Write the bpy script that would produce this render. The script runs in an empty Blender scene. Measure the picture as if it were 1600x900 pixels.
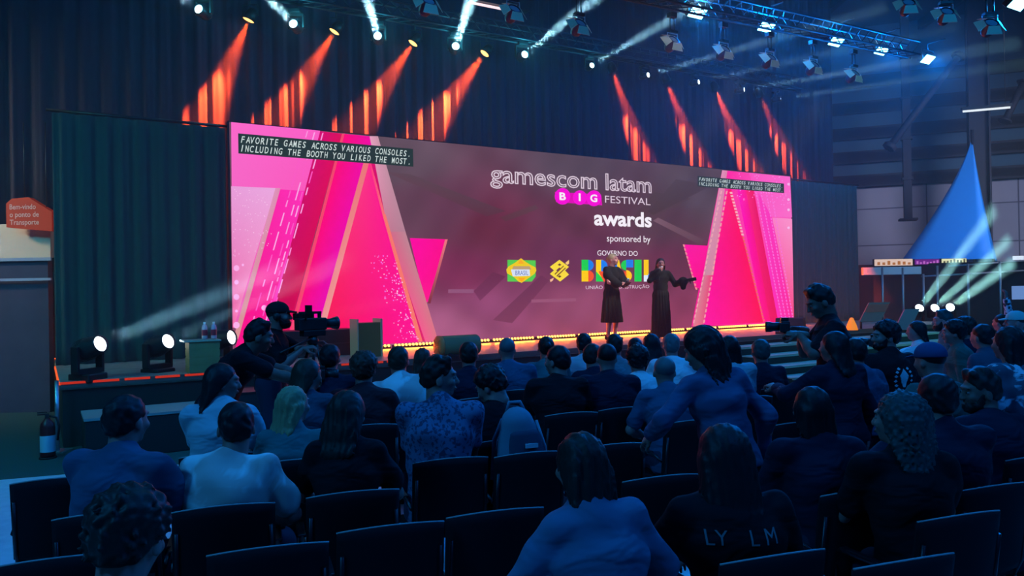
import bpy, bmesh, math, random
import numpy as np
from mathutils import Vector, Matrix

C = bpy.context.scene.collection
SC = bpy.context.scene
R = math.radians
random.seed(7); RNG = np.random.RandomState(7)

# ------------------------------------------------------------------ camera
F, PITCH, ROLL, EYE = 1198.6, 0.0042, 0.0176, 1.85
cam_d = bpy.data.cameras.new('camera'); cam = bpy.data.objects.new('camera', cam_d); C.objects.link(cam)
cam_d.sensor_width = 36; cam_d.lens = F/1600*36; cam_d.clip_start = .05; cam_d.clip_end = 300
_r0 = Vector((1,0,0)); _u0 = Vector((0,-math.sin(PITCH),math.cos(PITCH))); _f = Vector((0,math.cos(PITCH),math.sin(PITCH)))
_r = math.cos(ROLL)*_r0 - math.sin(ROLL)*_u0
_u = math.sin(ROLL)*_r0 + math.cos(ROLL)*_u0
cam.matrix_world = Matrix(((_r.x,_u.x,-_f.x,0),(_r.y,_u.y,-_f.y,0),(_r.z,_u.z,-_f.z,EYE),(0,0,0,1)))
SC.camera = cam

# ------------------------------------------------------------------ colour management, world
SC.view_settings.view_transform = 'Standard'; SC.view_settings.look = 'None'
SC.view_settings.gamma = 1; SC.view_settings.use_curve_mapping = False
SC.view_settings.exposure = 0
SC.cycles.use_denoising = True
SC.cycles.max_bounces = 5; SC.cycles.diffuse_bounces = 2; SC.cycles.glossy_bounces = 2
SC.cycles.transmission_bounces = 4; SC.cycles.volume_bounces = 0; SC.cycles.transparent_max_bounces = 8
SC.cycles.sample_clamp_indirect = 3
W = bpy.data.worlds.new('World'); SC.world = W; W.use_nodes = True
W.node_tree.nodes['Background'].inputs[0].default_value = (0.02,0.10,0.35,1)
W.node_tree.nodes['Background'].inputs[1].default_value = 0.004

# ------------------------------------------------------------------ placement frames
TH = 0.5517; X0, Y0 = -4.82, 13.20; SZ = 0.82            # screen foot (left end) and stage height
SW, SH = 14.64, 4.03
UX, UY = math.cos(TH), math.sin(TH); NX, NY = math.sin(TH), -math.cos(TH)
def S(t, s, z=0):                                           # t along the stage, s towards the audience
    return Vector((X0+UX*t+NX*s, Y0+UY*t+NY*s, z))
def at(px, py, d):                                          # a point seen at a place of the photo, d metres deep
    a, b = px-800, py-450; c, s = math.cos(ROLL), math.sin(ROLL)
    u = c*a-s*b; v = s*a+c*b
    return Vector((0,0,EYE)) + d/F*(u*_r0 - v*_u0) + d*_f
def on_s(px, py, s):                                        # same, on the plane a distance s in front of the screen
    r = at(px,py,1)-Vector((0,0,EYE)); n = Vector((NX,NY,0))
    k = (n.dot(S(0,s)) )/n.dot(r)
    return Vector((0,0,EYE))+r*k
def ts(p): return ((p.x-X0)*UX+(p.y-Y0)*UY, (p.x-X0)*NX+(p.y-Y0)*NY)
def on_z(px, py, z):
    r = at(px,py,1)-Vector((0,0,EYE)); k = (z-EYE)/r.z
    return Vector((0,0,EYE))+r*k

# ------------------------------------------------------------------ lights
def srgb(r,g,b):
    f = lambda c: c/12.92 if c <= .04045 else ((c+.055)/1.055)**2.4
    return (f(r/255),f(g/255),f(b/255))
def aim(o, p, q):
    o.location = p; o.rotation_euler = (Vector(q)-Vector(p)).to_track_quat('-Z','Y').to_euler()
def spot(name, p, q, power, col, deg, blend=.3, r=.05):
    l = bpy.data.lights.new(name,'SPOT'); l.energy = power; l.color = col; l.spot_size = R(deg); l.spot_blend = blend
    l.shadow_soft_size = r
    o = bpy.data.objects.new(name, l); C.objects.link(o); aim(o,p,q); return o
def area(name, p, q, power, col, sx, sy, spread=180):
    l = bpy.data.lights.new(name,'AREA'); l.energy = power; l.color = col; l.shape = 'RECTANGLE'; l.size = sx; l.size_y = sy; l.spread = R(spread)
    o = bpy.data.objects.new(name, l); C.objects.link(o); aim(o,p,q); return o
BLUE = (0.01,0.22,1.0); CYAN = (0.05,.42,1.0)
# house truss of blue wash lamps over the audience
area('house_wash', (-7,-.5,8.0), (-2.0,4,1), 420, (.02,.36,1.0), 2, 1)
area('house_wash', (4,-1,8.5), (1.5,6,1), 230, (.01,.20,1.0), 3, 1)
area('house_wash', (0,5.5,8.5), (0,6.5,0), 260, (.01,.28,1.0), 4, 1)
area('house_wash', (8,4,8), (5,7,1), 190, (.01,.30,1.0), 3, 1)
area('side_wash', (-9,4,6.5), (-6.5,12,1.5), 45, (.06,.80,.82), 2, 1, 80)
area('side_wash', (14,8,8), (13,20,2), 120, (.10,.80,.9), 2, 1, 90)
# white key from the front truss on the presenters
KEY_T = [(-1,-.5)]
area('hall_light', (24,22,9), (18,36,3), 900, (.62,.66,1.0), 6, 2, 100)
area('hall_light', (-13,9,6.5), (-9.5,13.5,3.2), 60, (1,.86,.66), 1.5, 1, 70)

# ------------------------------------------------------------------ materials
MATS = {}
def mat(name, col, rough=.7, metal=0, emit=None, es=1, spec=.3, noise=None, sheen=0, wrinkle=0):
    if name in MATS: return MATS[name]
    m = bpy.data.materials.new(name); m.use_nodes = True; nt = m.node_tree
    b = nt.nodes['Principled BSDF']
    b.inputs['Base Color'].default_value = (*col,1); b.inputs['Roughness'].default_value = rough
    b.inputs['Metallic'].default_value = metal; b.inputs['Specular IOR Level'].default_value = spec
    if sheen: b.inputs['Sheen Weight'].default_value = sheen
    if emit is not None:
        b.inputs['Emission Color'].default_value = (*emit,1); b.inputs['Emission Strength'].default_value = es
    if noise:                                               # (scale, second colour, contrast low, high)
        sc, c2, lo, hi = noise
        tc = nt.nodes.new('ShaderNodeTexCoord'); n = nt.nodes.new('ShaderNodeTexNoise'); n.inputs['Scale'].default_value = sc
        n.inputs['Detail'].default_value = 4
        r = nt.nodes.new('ShaderNodeValToRGB'); r.color_ramp.elements[0].position = lo; r.color_ramp.elements[1].position = hi
        r.color_ramp.elements[0].color = (*col,1); r.color_ramp.elements[1].color = (*c2,1)
        nt.links.new(tc.outputs['Object'], n.inputs['Vector']); nt.links.new(n.outputs['Fac'], r.inputs['Fac'])
        nt.links.new(r.outputs['Color'], b.inputs['Base Color'])
        bm = nt.nodes.new('ShaderNodeBump'); bm.inputs['Strength'].default_value = .15; bm.inputs['Distance'].default_value = .01
        nt.links.new(n.outputs['Fac'], bm.inputs['Height']); nt.links.new(bm.outputs['Normal'], b.inputs['Normal'])
    if wrinkle:
        tc = nt.nodes.new('ShaderNodeTexCoord'); mp = nt.nodes.new('ShaderNodeMapping'); mp.inputs['Scale'].default_value = (1,1,2.1); mp.inputs['Rotation'].default_value = (0,.5,.3)
        n = nt.nodes.new('ShaderNodeTexNoise'); n.inputs['Scale'].default_value = 4.5; n.inputs['Detail'].default_value = 2; n.inputs['Distortion'].default_value = .5
        bm = nt.nodes.new('ShaderNodeBump'); bm.inputs['Strength'].default_value = wrinkle; bm.inputs['Distance'].default_value = .07
        nt.links.new(tc.outputs['Object'],mp.inputs['Vector']); nt.links.new(mp.outputs['Vector'],n.inputs['Vector']); nt.links.new(n.outputs['Fac'],bm.inputs['Height']); nt.links.new(bm.outputs['Normal'],b.inputs['Normal'])
    MATS[name] = m; return m
def glow(name, col, s=1, sample=True):
    if name in MATS: return MATS[name]
    m = bpy.data.materials.new(name); m.use_nodes = True; nt = m.node_tree; nt.nodes.clear()
    e = nt.nodes.new('ShaderNodeEmission'); o = nt.nodes.new('ShaderNodeOutputMaterial')
    e.inputs[0].default_value = (*col,1); e.inputs[1].default_value = s
    nt.links.new(e.outputs[0], o.inputs[0])
    if not sample: m.cycles.emission_sampling = 'NONE'
    MATS[name] = m; return m
def picture_mat(name, s=1, sample=False):                   # lit pixels of a screen: the colours of its own picture
    if name in MATS: return MATS[name]
    m = bpy.data.materials.new(name); m.use_nodes = True; nt = m.node_tree; nt.nodes.clear()
    e = nt.nodes.new('ShaderNodeEmission'); o = nt.nodes.new('ShaderNodeOutputMaterial'); a = nt.nodes.new('ShaderNodeVertexColor')
    a.layer_name = 'Col'; e.inputs[1].default_value = s
    nt.links.new(a.outputs['Color'], e.inputs[0]); nt.links.new(e.outputs[0], o.inputs[0])
    if not sample: m.cycles.emission_sampling = 'NONE'
    MATS[name] = m; return m

# ------------------------------------------------------------------ object helpers
def tag(o, label=None, cat=None, group=None, kind=None):
    if label: o['label'] = label
    if cat: o['category'] = cat
    if group: o['group'] = group
    if kind: o['kind'] = kind
    return o
def empty(name, loc=(0,0,0), rz=0, label=None, cat=None, group=None):
    o = bpy.data.objects.new(name, None); C.objects.link(o); o.location = loc; o.rotation_euler = (0,0,rz)
    o.empty_display_size = .1
    return tag(o, label, cat, group)
class MB:
    def __init__(s): s.v = []; s.f = []; s.sm = []
    def add(s, vs, fs, smooth=False):
        n = len(s.v); s.v += [tuple(v) for v in vs]; s.f += [tuple(i+n for i in f) for f in fs]; s.sm += [smooth]*len(fs); return s
    def box(s, x0,x1,y0,y1,z0,z1, M=None, bev=0):
        if bev:
            bm = bmesh.new(); bmesh.ops.create_cube(bm, size=1)
            bmesh.ops.scale(bm, vec=(x1-x0,y1-y0,z1-z0), verts=bm.verts); bmesh.ops.translate(bm, vec=((x0+x1)/2,(y0+y1)/2,(z0+z1)/2), verts=bm.verts)
            bmesh.ops.bevel(bm, geom=bm.edges[:], offset=bev, segments=2, affect='EDGES', profile=.5)
            vs = [v.co.copy() for v in bm.verts]; fs = [[v.index for v in f.verts] for f in bm.faces]; bm.free()
            if M: vs = [M@v for v in vs]
            return s.add(vs, fs)
        vs = [Vector(p) for p in ((x0,y0,z0),(x1,y0,z0),(x1,y1,z0),(x0,y1,z0),(x0,y0,z1),(x1,y0,z1),(x1,y1,z1),(x0,y1,z1))]
        if M: vs = [M@v for v in vs]
        return s.add(vs, [(0,3,2,1),(4,5,6,7),(0,1,5,4),(1,2,6,5),(2,3,7,6),(3,0,4,7)])
    def tube(s, pts, r, n=8, cap=True):
        pts = [Vector(p) for p in pts]; rs = r if isinstance(r,(list,tuple)) else [r]*len(pts)
        vs = []; fs = []; up = Vector((0,0,1)); pa = None
        for i,p in enumerate(pts):
            d = (pts[min(i+1,len(pts)-1)]-pts[max(i-1,0)])
            d = d.normalized() if d.length > 1e-9 else up
            if pa is None: a = d.orthogonal().normalized()
            else:
                a = pa-d*pa.dot(d); a = a.normalized() if a.length > 1e-6 else d.orthogonal().normalized()
            pa = a; b = d.cross(a)
            for k in range(n):
                t = 2*math.pi*k/n; vs.append(p+rs[i]*(math.cos(t)*a+math.sin(t)*b))
        for i in range(len(pts)-1):
            for k in range(n):
                fs.append((i*n+k, i*n+(k+1)%n, (i+1)*n+(k+1)%n, (i+1)*n+k))
        s.add(vs, fs, True)
        if cap:
            m = len(s.v)-len(vs)
            s.f.append(tuple(m+k for k in reversed(range(n)))); s.f.append(tuple(m+(len(pts)-1)*n+k for k in range(n))); s.sm += [False]*2
        return s
    def lathe(s, prof, n=20, M=None, caps=False):            # prof: (radius, z)
        vs = []; fs = []
        for r,z in prof:
            for k in range(n):
                t = 2*math.pi*k/n; v = Vector((r*math.cos(t), r*math.sin(t), z)); vs.append(M@v if M else v)
        for i in range(len(prof)-1):
            for k in range(n): fs.append((i*n+k, i*n+(k+1)%n, (i+1)*n+(k+1)%n, (i+1)*n+k))
        if caps: fs += [tuple(reversed(range(n))), tuple((len(prof)-1)*n+k for k in range(n))]
        return s.add(vs, fs, True)
    def prism(s, poly, z0, z1, M=None):                      # poly in xy
        n = len(poly); vs = [Vector((x,y,z0)) for x,y in poly]+[Vector((x,y,z1)) for x,y in poly]
        if M: vs = [M@v for v in vs]
        return s.add(vs, [tuple(reversed(range(n))), tuple(range(n,2*n))]+[(i,(i+1)%n,n+(i+1)%n,n+i) for i in range(n)])
    def mesh(s, name, m):
        me = bpy.data.meshes.new(name); me.from_pydata([tuple(v) for v in s.v], [], s.f)
        me.polygons.foreach_set('use_smooth', s.sm); me.materials.append(m); me.update(); return me
    def build(s, name, m, parent=None, loc=(0,0,0), rz=0):
        o = bpy.data.objects.new(name, s.mesh(name,m)); C.objects.link(o); o.location = loc; o.rotation_euler = (0,0,rz)
        if parent: o.parent = parent
        return o
def children(o): return [c for c in C.objects if c.parent == o]
def copy_tree(o, parent=None, kids=None):
    c = o.copy(); C.objects.link(c)
    if parent: c.parent = parent
    for ch in kids[o.name] if kids else children(o): copy_tree(ch, c, kids)
    return c
def kidmap(o, m=None):
    m = {} if m is None else m; m[o.name] = children(o)
    for c in m[o.name]: kidmap(c, m)
    return m
def look(p, q, roll=0):                                     # matrix with local +z from p to q
    d = (Vector(q)-Vector(p)).normalized(); M = d.to_track_quat('Z','Y').to_matrix().to_4x4(); M.translation = Vector(p)
    return M @ Matrix.Rotation(roll,4,'Z')

BLACK = mat('black_paint', (.012,.012,.014), .45)
BLACKCLOTH = mat('black_cloth', (.014,.015,.018), .9)
METAL = mat('dark_metal', (.05,.05,.055), .4, .8)
STEEL = mat('steel', (.45,.47,.5), .35, .9)

# ================================================================== THE HALL
def struct(o): o['kind'] = 'structure'; return o
carpet = mat('green_carpet', (.030,.075,.070), .95, noise=(60,(.045,.10,.09),.3,.7))
concrete = mat('pale_floor', (.62,.68,.72), .6, noise=(9,(.50,.57,.62),.35,.7))
m = MB(); m.box(-40,60,-8,62,-.10,0)
struct(m.build('floor', carpet))
# pale concrete area the chairs stand on: its far edge runs along the rows
pa, pb = on_z(-60,757,0), on_z(112,742,0)
m = MB(); e0 = S(-14, 6.15); e1 = S(26, 6.9)
far0 = pa+(pa-pb)*2; far1 = pb+(pb-pa).normalized()*1.2
m.prism([(far0.x,far0.y),(-14,-7.5),(24,-7.5),(24,16),(S(14,6.6).x,S(14,6.6).y),(S(2.2,6.6).x,S(2.2,6.6).y),(far1.x,far1.y)][::-1], .001, .012)
struct(m.build('floor', concrete))
# far hall wall on the right, in bands of cladding
WD = Vector((.935,-.355,0)).normalized(); WN = Vector((WD.y,-WD.x,0)); WP = at(1450,420,41); WP.z = 0
def wall_mat():
    m = bpy.data.materials.new('hall_cladding'); m.use_nodes = True; nt = m.node_tree; b = nt.nodes['Principled BSDF']
    b.inputs['Roughness'].default_value = .8
    tc = nt.nodes.new('ShaderNodeTexCoord'); br = nt.nodes.new('ShaderNodeTexBrick')
    br.offset = 0; br.inputs['Scale'].default_value = 1; br.inputs['Brick Width'].default_value = 4.2; br.inputs['Row Height'].default_value = 2.0
    br.inputs['Mortar Size'].default_value = .035; br.inputs['Color1'].default_value = (.34,.32,.36,1); br.inputs['Color2'].default_value = (.29,.28,.32,1)
    br.inputs['Mortar'].default_value = (.10,.10,.13,1)
    mp = nt.nodes.new('ShaderNodeMapping'); mp.inputs['Rotation'].default_value = (R(90),0,0)
    sx = nt.nodes.new('ShaderNodeSeparateXYZ'); cx = nt.nodes.new('ShaderNodeCombineXYZ')
    nt.links.new(tc.outputs['Object'], sx.inputs[0]); nt.links.new(sx.outputs['X'], cx.inputs['X']); nt.links.new(sx.outputs['Z'], cx.inputs['Y'])
    nt.links.new(cx.outputs[0], br.inputs['Vector']); nt.links.new(br.outputs['Color'], b.inputs['Base Color'])
    return m
wm = wall_mat(); upper = mat('upper_cladding', (.05,.12,.17), .8); dark_beam = mat('purlin', (.02,.025,.035), .7)  # upper cladding darkened in colour, as if the hall light stayed low
rzw = math.atan2(WD.y, WD.x)
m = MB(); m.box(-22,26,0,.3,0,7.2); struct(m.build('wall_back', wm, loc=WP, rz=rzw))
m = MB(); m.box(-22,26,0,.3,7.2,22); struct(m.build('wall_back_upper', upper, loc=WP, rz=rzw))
for k,z in enumerate((7.3,8.6,9.9,11.3,12.7)):
    m = MB(); m.box(-22,26,-.5,-.05,z,z+.42); m.box(-22,26,-.5,-.42,z-.12,z+.54)
    struct(m.build('trim_%d'%(k+1), dark_beam, loc=WP, rz=rzw))
roofm = mat('roof_sheet', (.05,.07,.10), .8)
m = MB(); m.box(-40,60,-8,62,16.0,16.2); struct(m.build('ceiling', roofm))
m = MB()
for x in range(-38,60,6): m.box(x,x+.25,-8,62,15.5,15.99)
struct(m.build('trim_6', dark_beam))
# steel pillar and diagonal braces in front of the right wall
def pt(px,py,d): return at(px,py,d)
pl = at(1531,300,37); m = MB(); m.box(-.45,.45,-.08,.08,0,15.9); m.box(-.45,-.37,-.3,.3,0,15.9); m.box(.37,.45,-.3,.3,0,15.9); m.box(-.7,.7,-.5,.5,0,.06)
tag(m.build('pillar', dark_beam, loc=(pl.x,pl.y,0), rz=rzw), 'dark steel column rising past the blue pointed tent', 'pillar')
pl2 = at(1418,300,38); m = MB(); m.box(-.18,.18,-.18,.18,5,15.9); m.box(-.4,.4,-.4,.4,5,5.1)
for z in (7,9,11,13): m.box(-.25,.25,-.25,.25,z,z+.12)
tag(m.build('pillar', dark_beam, loc=(pl2.x,pl2.y,0), rz=rzw), 'thin dark steel post high on the far cladding left of the tent', 'pillar')
for (a,b,lab) in (((1500,85),(1388,232),'long diagonal roof brace slanting down left from the tall steel column'),((1600,128),(1570,190),'short diagonal brace at the right edge below the ceiling')):
    m = MB(); p,q = at(*a,36), at(*b,36); m.tube([p,q],.16,6); m.tube([p,p+(q-p)*.04],.3,6); m.tube([q,q+(p-q)*.04],.3,6)
    tag(m.build('roof_brace', dark_beam), lab, 'brace')
# fluorescent strip by the pillar
o = empty('strip_light', at(1541,171,28), rzw, 'thin white fluorescent strip light glowing beside the dark column', 'strip light')
m = MB(); m.box(-.8,.8,-.08,.08,.03,.14); m.tube([(-.6,0,.14),(-.6,0,15.9-o.location.z)],.01,5); m.tube([(.6,0,.14),(.6,0,15.9-o.location.z)],.01,5); m.build('housing', METAL, o)
m = MB(); m.tube([(-.75,0,0),(.75,0,.0)],.04,8); m.build('tube', glow('tube_glow',srgb(225,235,240),1.2,False), o)
o = empty('strip_light', at(780,13,17), rzw+.9, 'pinkish white fluorescent tube behind the hanging spotlight at top centre', 'strip light')
m = MB(); m.box(-.75,.75,-.1,.1,.04,.16); m.prism([(-.75,.16),(.75,.16),(.9,.3),(-.9,.3)],-.02,.02, Matrix.Rotation(R(90),4,'X')); m.build('housing', METAL, o)
m = MB(); m.tube([(-.7,0,0),(.18,0,0)],.03,8); m.build('tube', glow('tube_glow_pink',srgb(255,220,225),1.3,False), o)
# black partition below the right wall, with rail, posts, banners and counter
pd = at(1450,420,26); pd.z = 0
part = mat('black_partition', (.010,.012,.022), .8)
m = MB(); m.box(-4.6,12,0,.12,0,2.55); struct(m.build('wall_right', part, loc=pd, rz=rzw))
alu = mat('aluminium', (.35,.38,.42), .4, .6)
for i,px in enumerate((1379,1411,1443,1465,1513,1563)):
    top = (418,418,428,415,412,408)[i]
    p = at(px,450,24.7); q = at(px+2,top,24.7)
    m = MB(); m.tube([(0,0,0),(0,0,q.z)],.035,8); m.box(-.12,.12,-.12,.12,0,.02)
    tag(m.build('barrier_post', alu, loc=(p.x,p.y,0)), ['thin pale upright post nearest the slanted boards','thin pale upright post, second from the curtain','thin pale post just above the leftmost floor beam light','thin pale post between the left and middle floor beam lights','thin pale post right of the three floor beam lights','thin pale post above the raised fist at far right'][i], 'post', 'posts of the booth frame')
p = at(1440,432,25); q = at(1600,423,25)
m = MB(); m.tube([p,q],.03,8); m.tube([p+Vector((.9,0,.32)),q+Vector((0,0,.32))],.025,8); tag(m.build('booth_rail', alu), 'pair of thin pale rails across the dark booth front', 'rail')
def quad_box(name, px0,px1,py0,py1,d,m_,lab,cat,thick=.15,group=None, parent=None):
    a = at(px0,py1,d); b = at(px1,py1,d); t = at(px0,py0,d); w = (b-a).length; h = t.z-a.z
    mb = MB(); mb.box(0,w,0,thick,0,h, bev=min(w,h,thick)*.08)
    o = mb.build(name, m_, parent, loc=a, rz=math.atan2(b.y-a.y,b.x-a.x))
    if lab: tag(o, lab, cat, group)
    return o, w, h
quad_box('counter_panel',1349,1440,418,430,25.6, mat('white_board',(.55,.62,.66),.6), 'long pale panel strip under the lit banners beside the right curtain','panel')
BAN = [(1366,1427,405,416,srgb(235,205,190),'small lit banner with orange and white pictures nearest the right curtain'),(1429,1469,405,414,srgb(110,30,140),'small lit purple banner between the two pale ones'),(1471,1511,404,412,srgb(240,240,190),'small lit pale yellow banner right of the purple one')]
for i,(x0,x1,y0,y1,c,lab) in enumerate(BAN):
    o = empty('lit_banner', at(x0,y1,26), 0, lab, 'banner')
    a = at(x0,y1,26); b = at(x1,y1,26); t = at(x0,y0,26); w = (b-a).length; h = t.z-a.z; o.rotation_euler[2] = math.atan2(b.y-a.y,b.x-a.x)
    mb = MB(); mb.box(0,w,.02,.12,0,h); mb.build('frame', BLACK, o)
    mb = MB(); mb.box(0.02,w-.02,0,.02,0.01,h-.01); mb.build('panel', glow('banner_%d'%i, c, .9, False), o)
    mb = MB()
    for k in range(7):
        x = w*(.08+.13*k); hh = h*random.uniform(.3,.7); mb.box(x,x+w*.07,-.01,.0,h*.15,h*.15+hh)
    mb.build('picture', glow('banner_pic_%d'%i, [srgb(190,120,60),srgb(210,120,220),srgb(90,90,60)][i], .8, False), o)
quad_box('display_sign',1584,1600,400,406,25.2, glow('sign_white',srgb(220,235,255),1,False),'tiny white lit sign at the right edge above the rails','sign',.06)
quad_box('display_sign',1583,1606,447,468,22, glow('sign_blue',srgb(110,150,215),.8,False),'light blue lit board at the far right edge','sign',.06)
# blue pointed tent
tw = mat('tent_fabric', (.0,.17,.50), .6, emit=None)
apex = at(1519,212,33); bl = at(1408,408,33); br_ = at(1552,404,31)
tent = empty('pointed_tent', (apex.x,apex.y,0), 0, 'tall blue pointed tent canopy rising behind the black partition', 'tent')
ap = Vector((0,0,apex.z)); base = [bl-Vector((apex.x,apex.y,0)), br_-Vector((apex.x,apex.y,0)), Vector((3.2,3.5,bl.z)), Vector((-1.2,3.6,bl.z))]
vs = []; NU, NV = 24, 14
for i in range(NV+1):
    a = i/NV; w = a**1.3
    for k in range(NU):
        f = k/NU*4; j = int(f)%4; g = f-int(f); p = base[j].lerp(base[(j+1)%4],g)
        sag = 1-.0*math.sin(g*math.pi)
        vs.append((p.x*w*sag, p.y*w*sag, ap.z+(p.z-ap.z)*a))
fs = [(i*NU+k, i*NU+(k+1)%NU, (i+1)*NU+(k+1)%NU, (i+1)*NU+k) for i in range(NV) for k in range(NU)]
MB().add(vs,fs,True).build('canopy', tw, tent)
m = MB(); m.tube([(0,0,0),(0,0,ap.z+.25)],.07,8); m.build('centre_pole', METAL, tent)
m = MB()
for b in base: m.tube([(b.x,b.y,0),(b.x,b.y,b.z)],.05,8)
m.build('corner_post', METAL, tent)
spot('tent_uplight', at(1480,408,31)+Vector((0,-4,0)), at(1500,330,33), 320, (.01,.38,1.0), 75, .8, .2)

# ---- left side of the hall
cream = mat('cream_panel', (.72,.62,.50), .7); navy = mat('navy_partition', (.045,.050,.10), .7, noise=(3,(.06,.065,.12),.3,.7))
LW = at(-30,560,12.6); RW = at(86,560,12.6)
aa = math.atan2(RW.y-LW.y, RW.x-LW.x)+.0
def leftslab(y0,y1,m_,name,d=12.6,thick=.12,x0=-140,x1=79,bev=False):
    a = at(x0,y1,d); b = at(x1,y1,d); t = at(x1,y0,d); mb = MB(); w = (b-a).length
    z0 = b.z; z1 = t.z; mb.box(0,w,0,thick,z0,z1); o = mb.build(name,m_,None,loc=(a.x,a.y,0),rz=math.atan2(b.y-a.y,b.x-a.x)); return o, w
a = at(-140,660,12.6)
o,_ = leftslab(405,690,navy,'wall_left'); o.scale = (1,1,1); struct(o)
me = o.data
for v in me.vertices:
    if v.co.z < .6: v.co.z = 0
o,_ = leftslab(402,407,mat('pale_trim',(.4,.45,.6),.5),'trim_7',12.55,.04); struct(o)
o,_ = leftslab(434,438,mat('pale_trim',(.4,.45,.6),.5),'trim_8',12.5,.04); struct(o)
o,_ = leftslab(349,402,cream,'wall_left_upper',13.2,.15); struct(o)
o,_ = leftslab(-80,300,mat('dark_rafters',(.05,.06,.055),.9,noise=(1.6,(.02,.03,.035),.4,.6)),'wall_left_gable',19,.2,-200,110); struct(o)
for i,(a,b) in enumerate((((0,38),(80,30)),((0,100),(88,92)),((10,58),(86,82)),((0,118),(100,150)),((20,128),(98,152)),((0,240),(80,275)))):
    m = MB(); p,q = at(*a,18.4), at(*b,18.4); m.tube([p-(q-p)*.3,q],.05,6); m.tube([p-(q-p)*.3+Vector((0,0,.22)),q+Vector((0,0,.22))],.035,6)
    for k in range(8):
        g = -.3+1.3*k/8; m.tube([p+(q-p)*g, p+(q-p)*(g+.16)+Vector((0,0,.22))],.02,4)
    tag(m.build('roof_truss', mat('grey_steel',(.16,.17,.16),.6,.3)), ['topmost faint roof truss in the upper left corner','faint roof truss second from top at upper left','faint truss sloping down at left between two level ones','sloping roof truss left of the high black drape','short sloping truss just under another at left','lowest dark truss above the orange hanging sign'][i], 'truss','roof trusses at upper left')
# hanging orange sign
sg = empty('hanging_sign', at(10,357,12.9), 0, 'orange red angular hanging sign with white lettering at left edge', 'sign')
b = at(81,364,12.9); a = sg.location; sg.rotation_euler[2] = math.atan2(b.y-a.y,b.x-a.x)
w = 71/F*12.9; hh = 12.9/F
m = MB(); m.prism([(0,.02),(w,-.06),(w,.27),(.62*w/.76*.6,.52),(.10,.50),(0,.42)],-.15,0, Matrix.Rotation(R(90),4,'X')); m.build('panel', mat('orange_panel',(.42,.045,.018),.5,emit=(.75,.03,.003),es=.16), sg)
m = MB(); m.tube([(.25,.1,.5),(.25,.1,1.8)],.01,6); m.tube([(.62,.1,.3),(.62,.1,1.8)],.01,6); m.build('cable', METAL, sg)

def text_mesh(body, size=1, bold=0, extr=0, outline=0, shear=0, mono=0):
    """lettering as a mesh in the xy plane, starting at x=0"""
    vs, fs = [], []; x = 0
    def one(s):
        cu = bpy.data.curves.new('t','FONT'); cu.body = s; cu.size = size; cu.shear = shear; cu.resolution_u = 3
        if outline: cu.fill_mode = 'NONE'; cu.bevel_depth = outline; cu.bevel_resolution = 0; cu.extrude = 0
        else: cu.offset = bold; cu.extrude = extr
        ob = bpy.data.objects.new('t',cu); C.objects.link(ob); dg = bpy.context.evaluated_depsgraph_get()
        me = bpy.data.meshes.new_from_object(ob.evaluated_get(dg)); r = ([v.co.copy() for v in me.vertices],[tuple(p.vertices) for p in me.polygons])
        C.objects.unlink(ob); bpy.data.objects.remove(ob); bpy.data.curves.remove(cu); bpy.data.meshes.remove(me); return r
    if not mono: return one(body)
    for ch in body:
        if ch != ' ':
            v, f = one(ch); x0 = min(p.x for p in v); x1 = max(p.x for p in v); k = min(1, .86*mono/max(x1-x0,1e-6)); n = len(vs)
            for p in v: vs.append(Vector(((p.x-x0)*k + x + (mono-(x1-x0)*k)/2, p.y, p.z)))
            fs += [tuple(i+n for i in q) for q in f]
        x += mono
    return vs, fs
def fit_text(body, x0,x1,z0,z1, yoff, name, m_, parent, **kw):
    """lettering stretched into a rectangle of the parent's local xz plane"""
    v,f = text_mesh(body, **kw)
    a0,a1 = min(p.x for p in v), max(p.x for p in v); b0,b1 = min(p.y for p in v), max(p.y for p in v)
    vv = [(x0+(p.x-a0)/(a1-a0)*(x1-x0), yoff-p.z*.5, z0+(p.y-b0)/(b1-b0)*(z1-z0)) for p in v]
    return MB().add(vv,f).build(name, m_, parent)
tx = mat('sign_letters', (.8,.55,.5), .5)
sl = MB()
for s_,x0,x1,z in (('Bem-vindo',.06,.50,.34),('o ponto de',.06,.55,.21),('Transporte',.06,.55,.08)):
    v,f = text_mesh(s_, size=1, bold=.01); a0,a1 = min(p.x for p in v), max(p.x for p in v); b1 = max(p.y for p in v)
    sl.add([(x0+(p.x-a0)/(a1-a0)*(x1-x0), -.004, z-.02+p.y/b1*.085) for p in v], f)
sl.build('lettering', tx, sg)

# ================================================================== DRAPES
def drape(name, t0,t1,s,z0,z1,m_,amp,per,lab,seed=0,skew=0,nz=14,dens=34):
    rs = np.random.RandomState(seed); n = int((t1-t0)*dens); tt = np.linspace(t0,t1,n)
    ph = np.cumsum(rs.uniform(.5,1.5,n)*(t1-t0)/n)*2*math.pi/per
    am = np.interp(tt, np.linspace(t0,t1,20), rs.uniform(.5,1.3,20))
    vs = []
    for j in range(nz+1):
        g = j/nz; z = z0+(z1-z0)*g
        w = np.sin(ph+.5*np.sin(g*2.2+ph*.05)*(1-g)); w2 = .4*np.sin(ph*2.3+1.3+g*.4)
        off = amp*am*(w+w2)*(1-.35*g)
        for i in range(n):
            x = tt[i]+ (skew*(1-g) if i == n-1 else 0)
            vs.append((tt[i]-t0, float(off[i]), z))
    fs = [(j*n+i, j*n+i+1, (j+1)*n+i+1, (j+1)*n+i) for j in range(nz) for i in range(n-1)]
    mb = MB().add(vs,fs,True)
    o = mb.build(name, m_, None, loc=S(t0,s), rz=TH)
    sol = o.modifiers.new('th','SOLIDIFY'); sol.thickness = .006
    return tag(o, lab, 'curtain')
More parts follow.
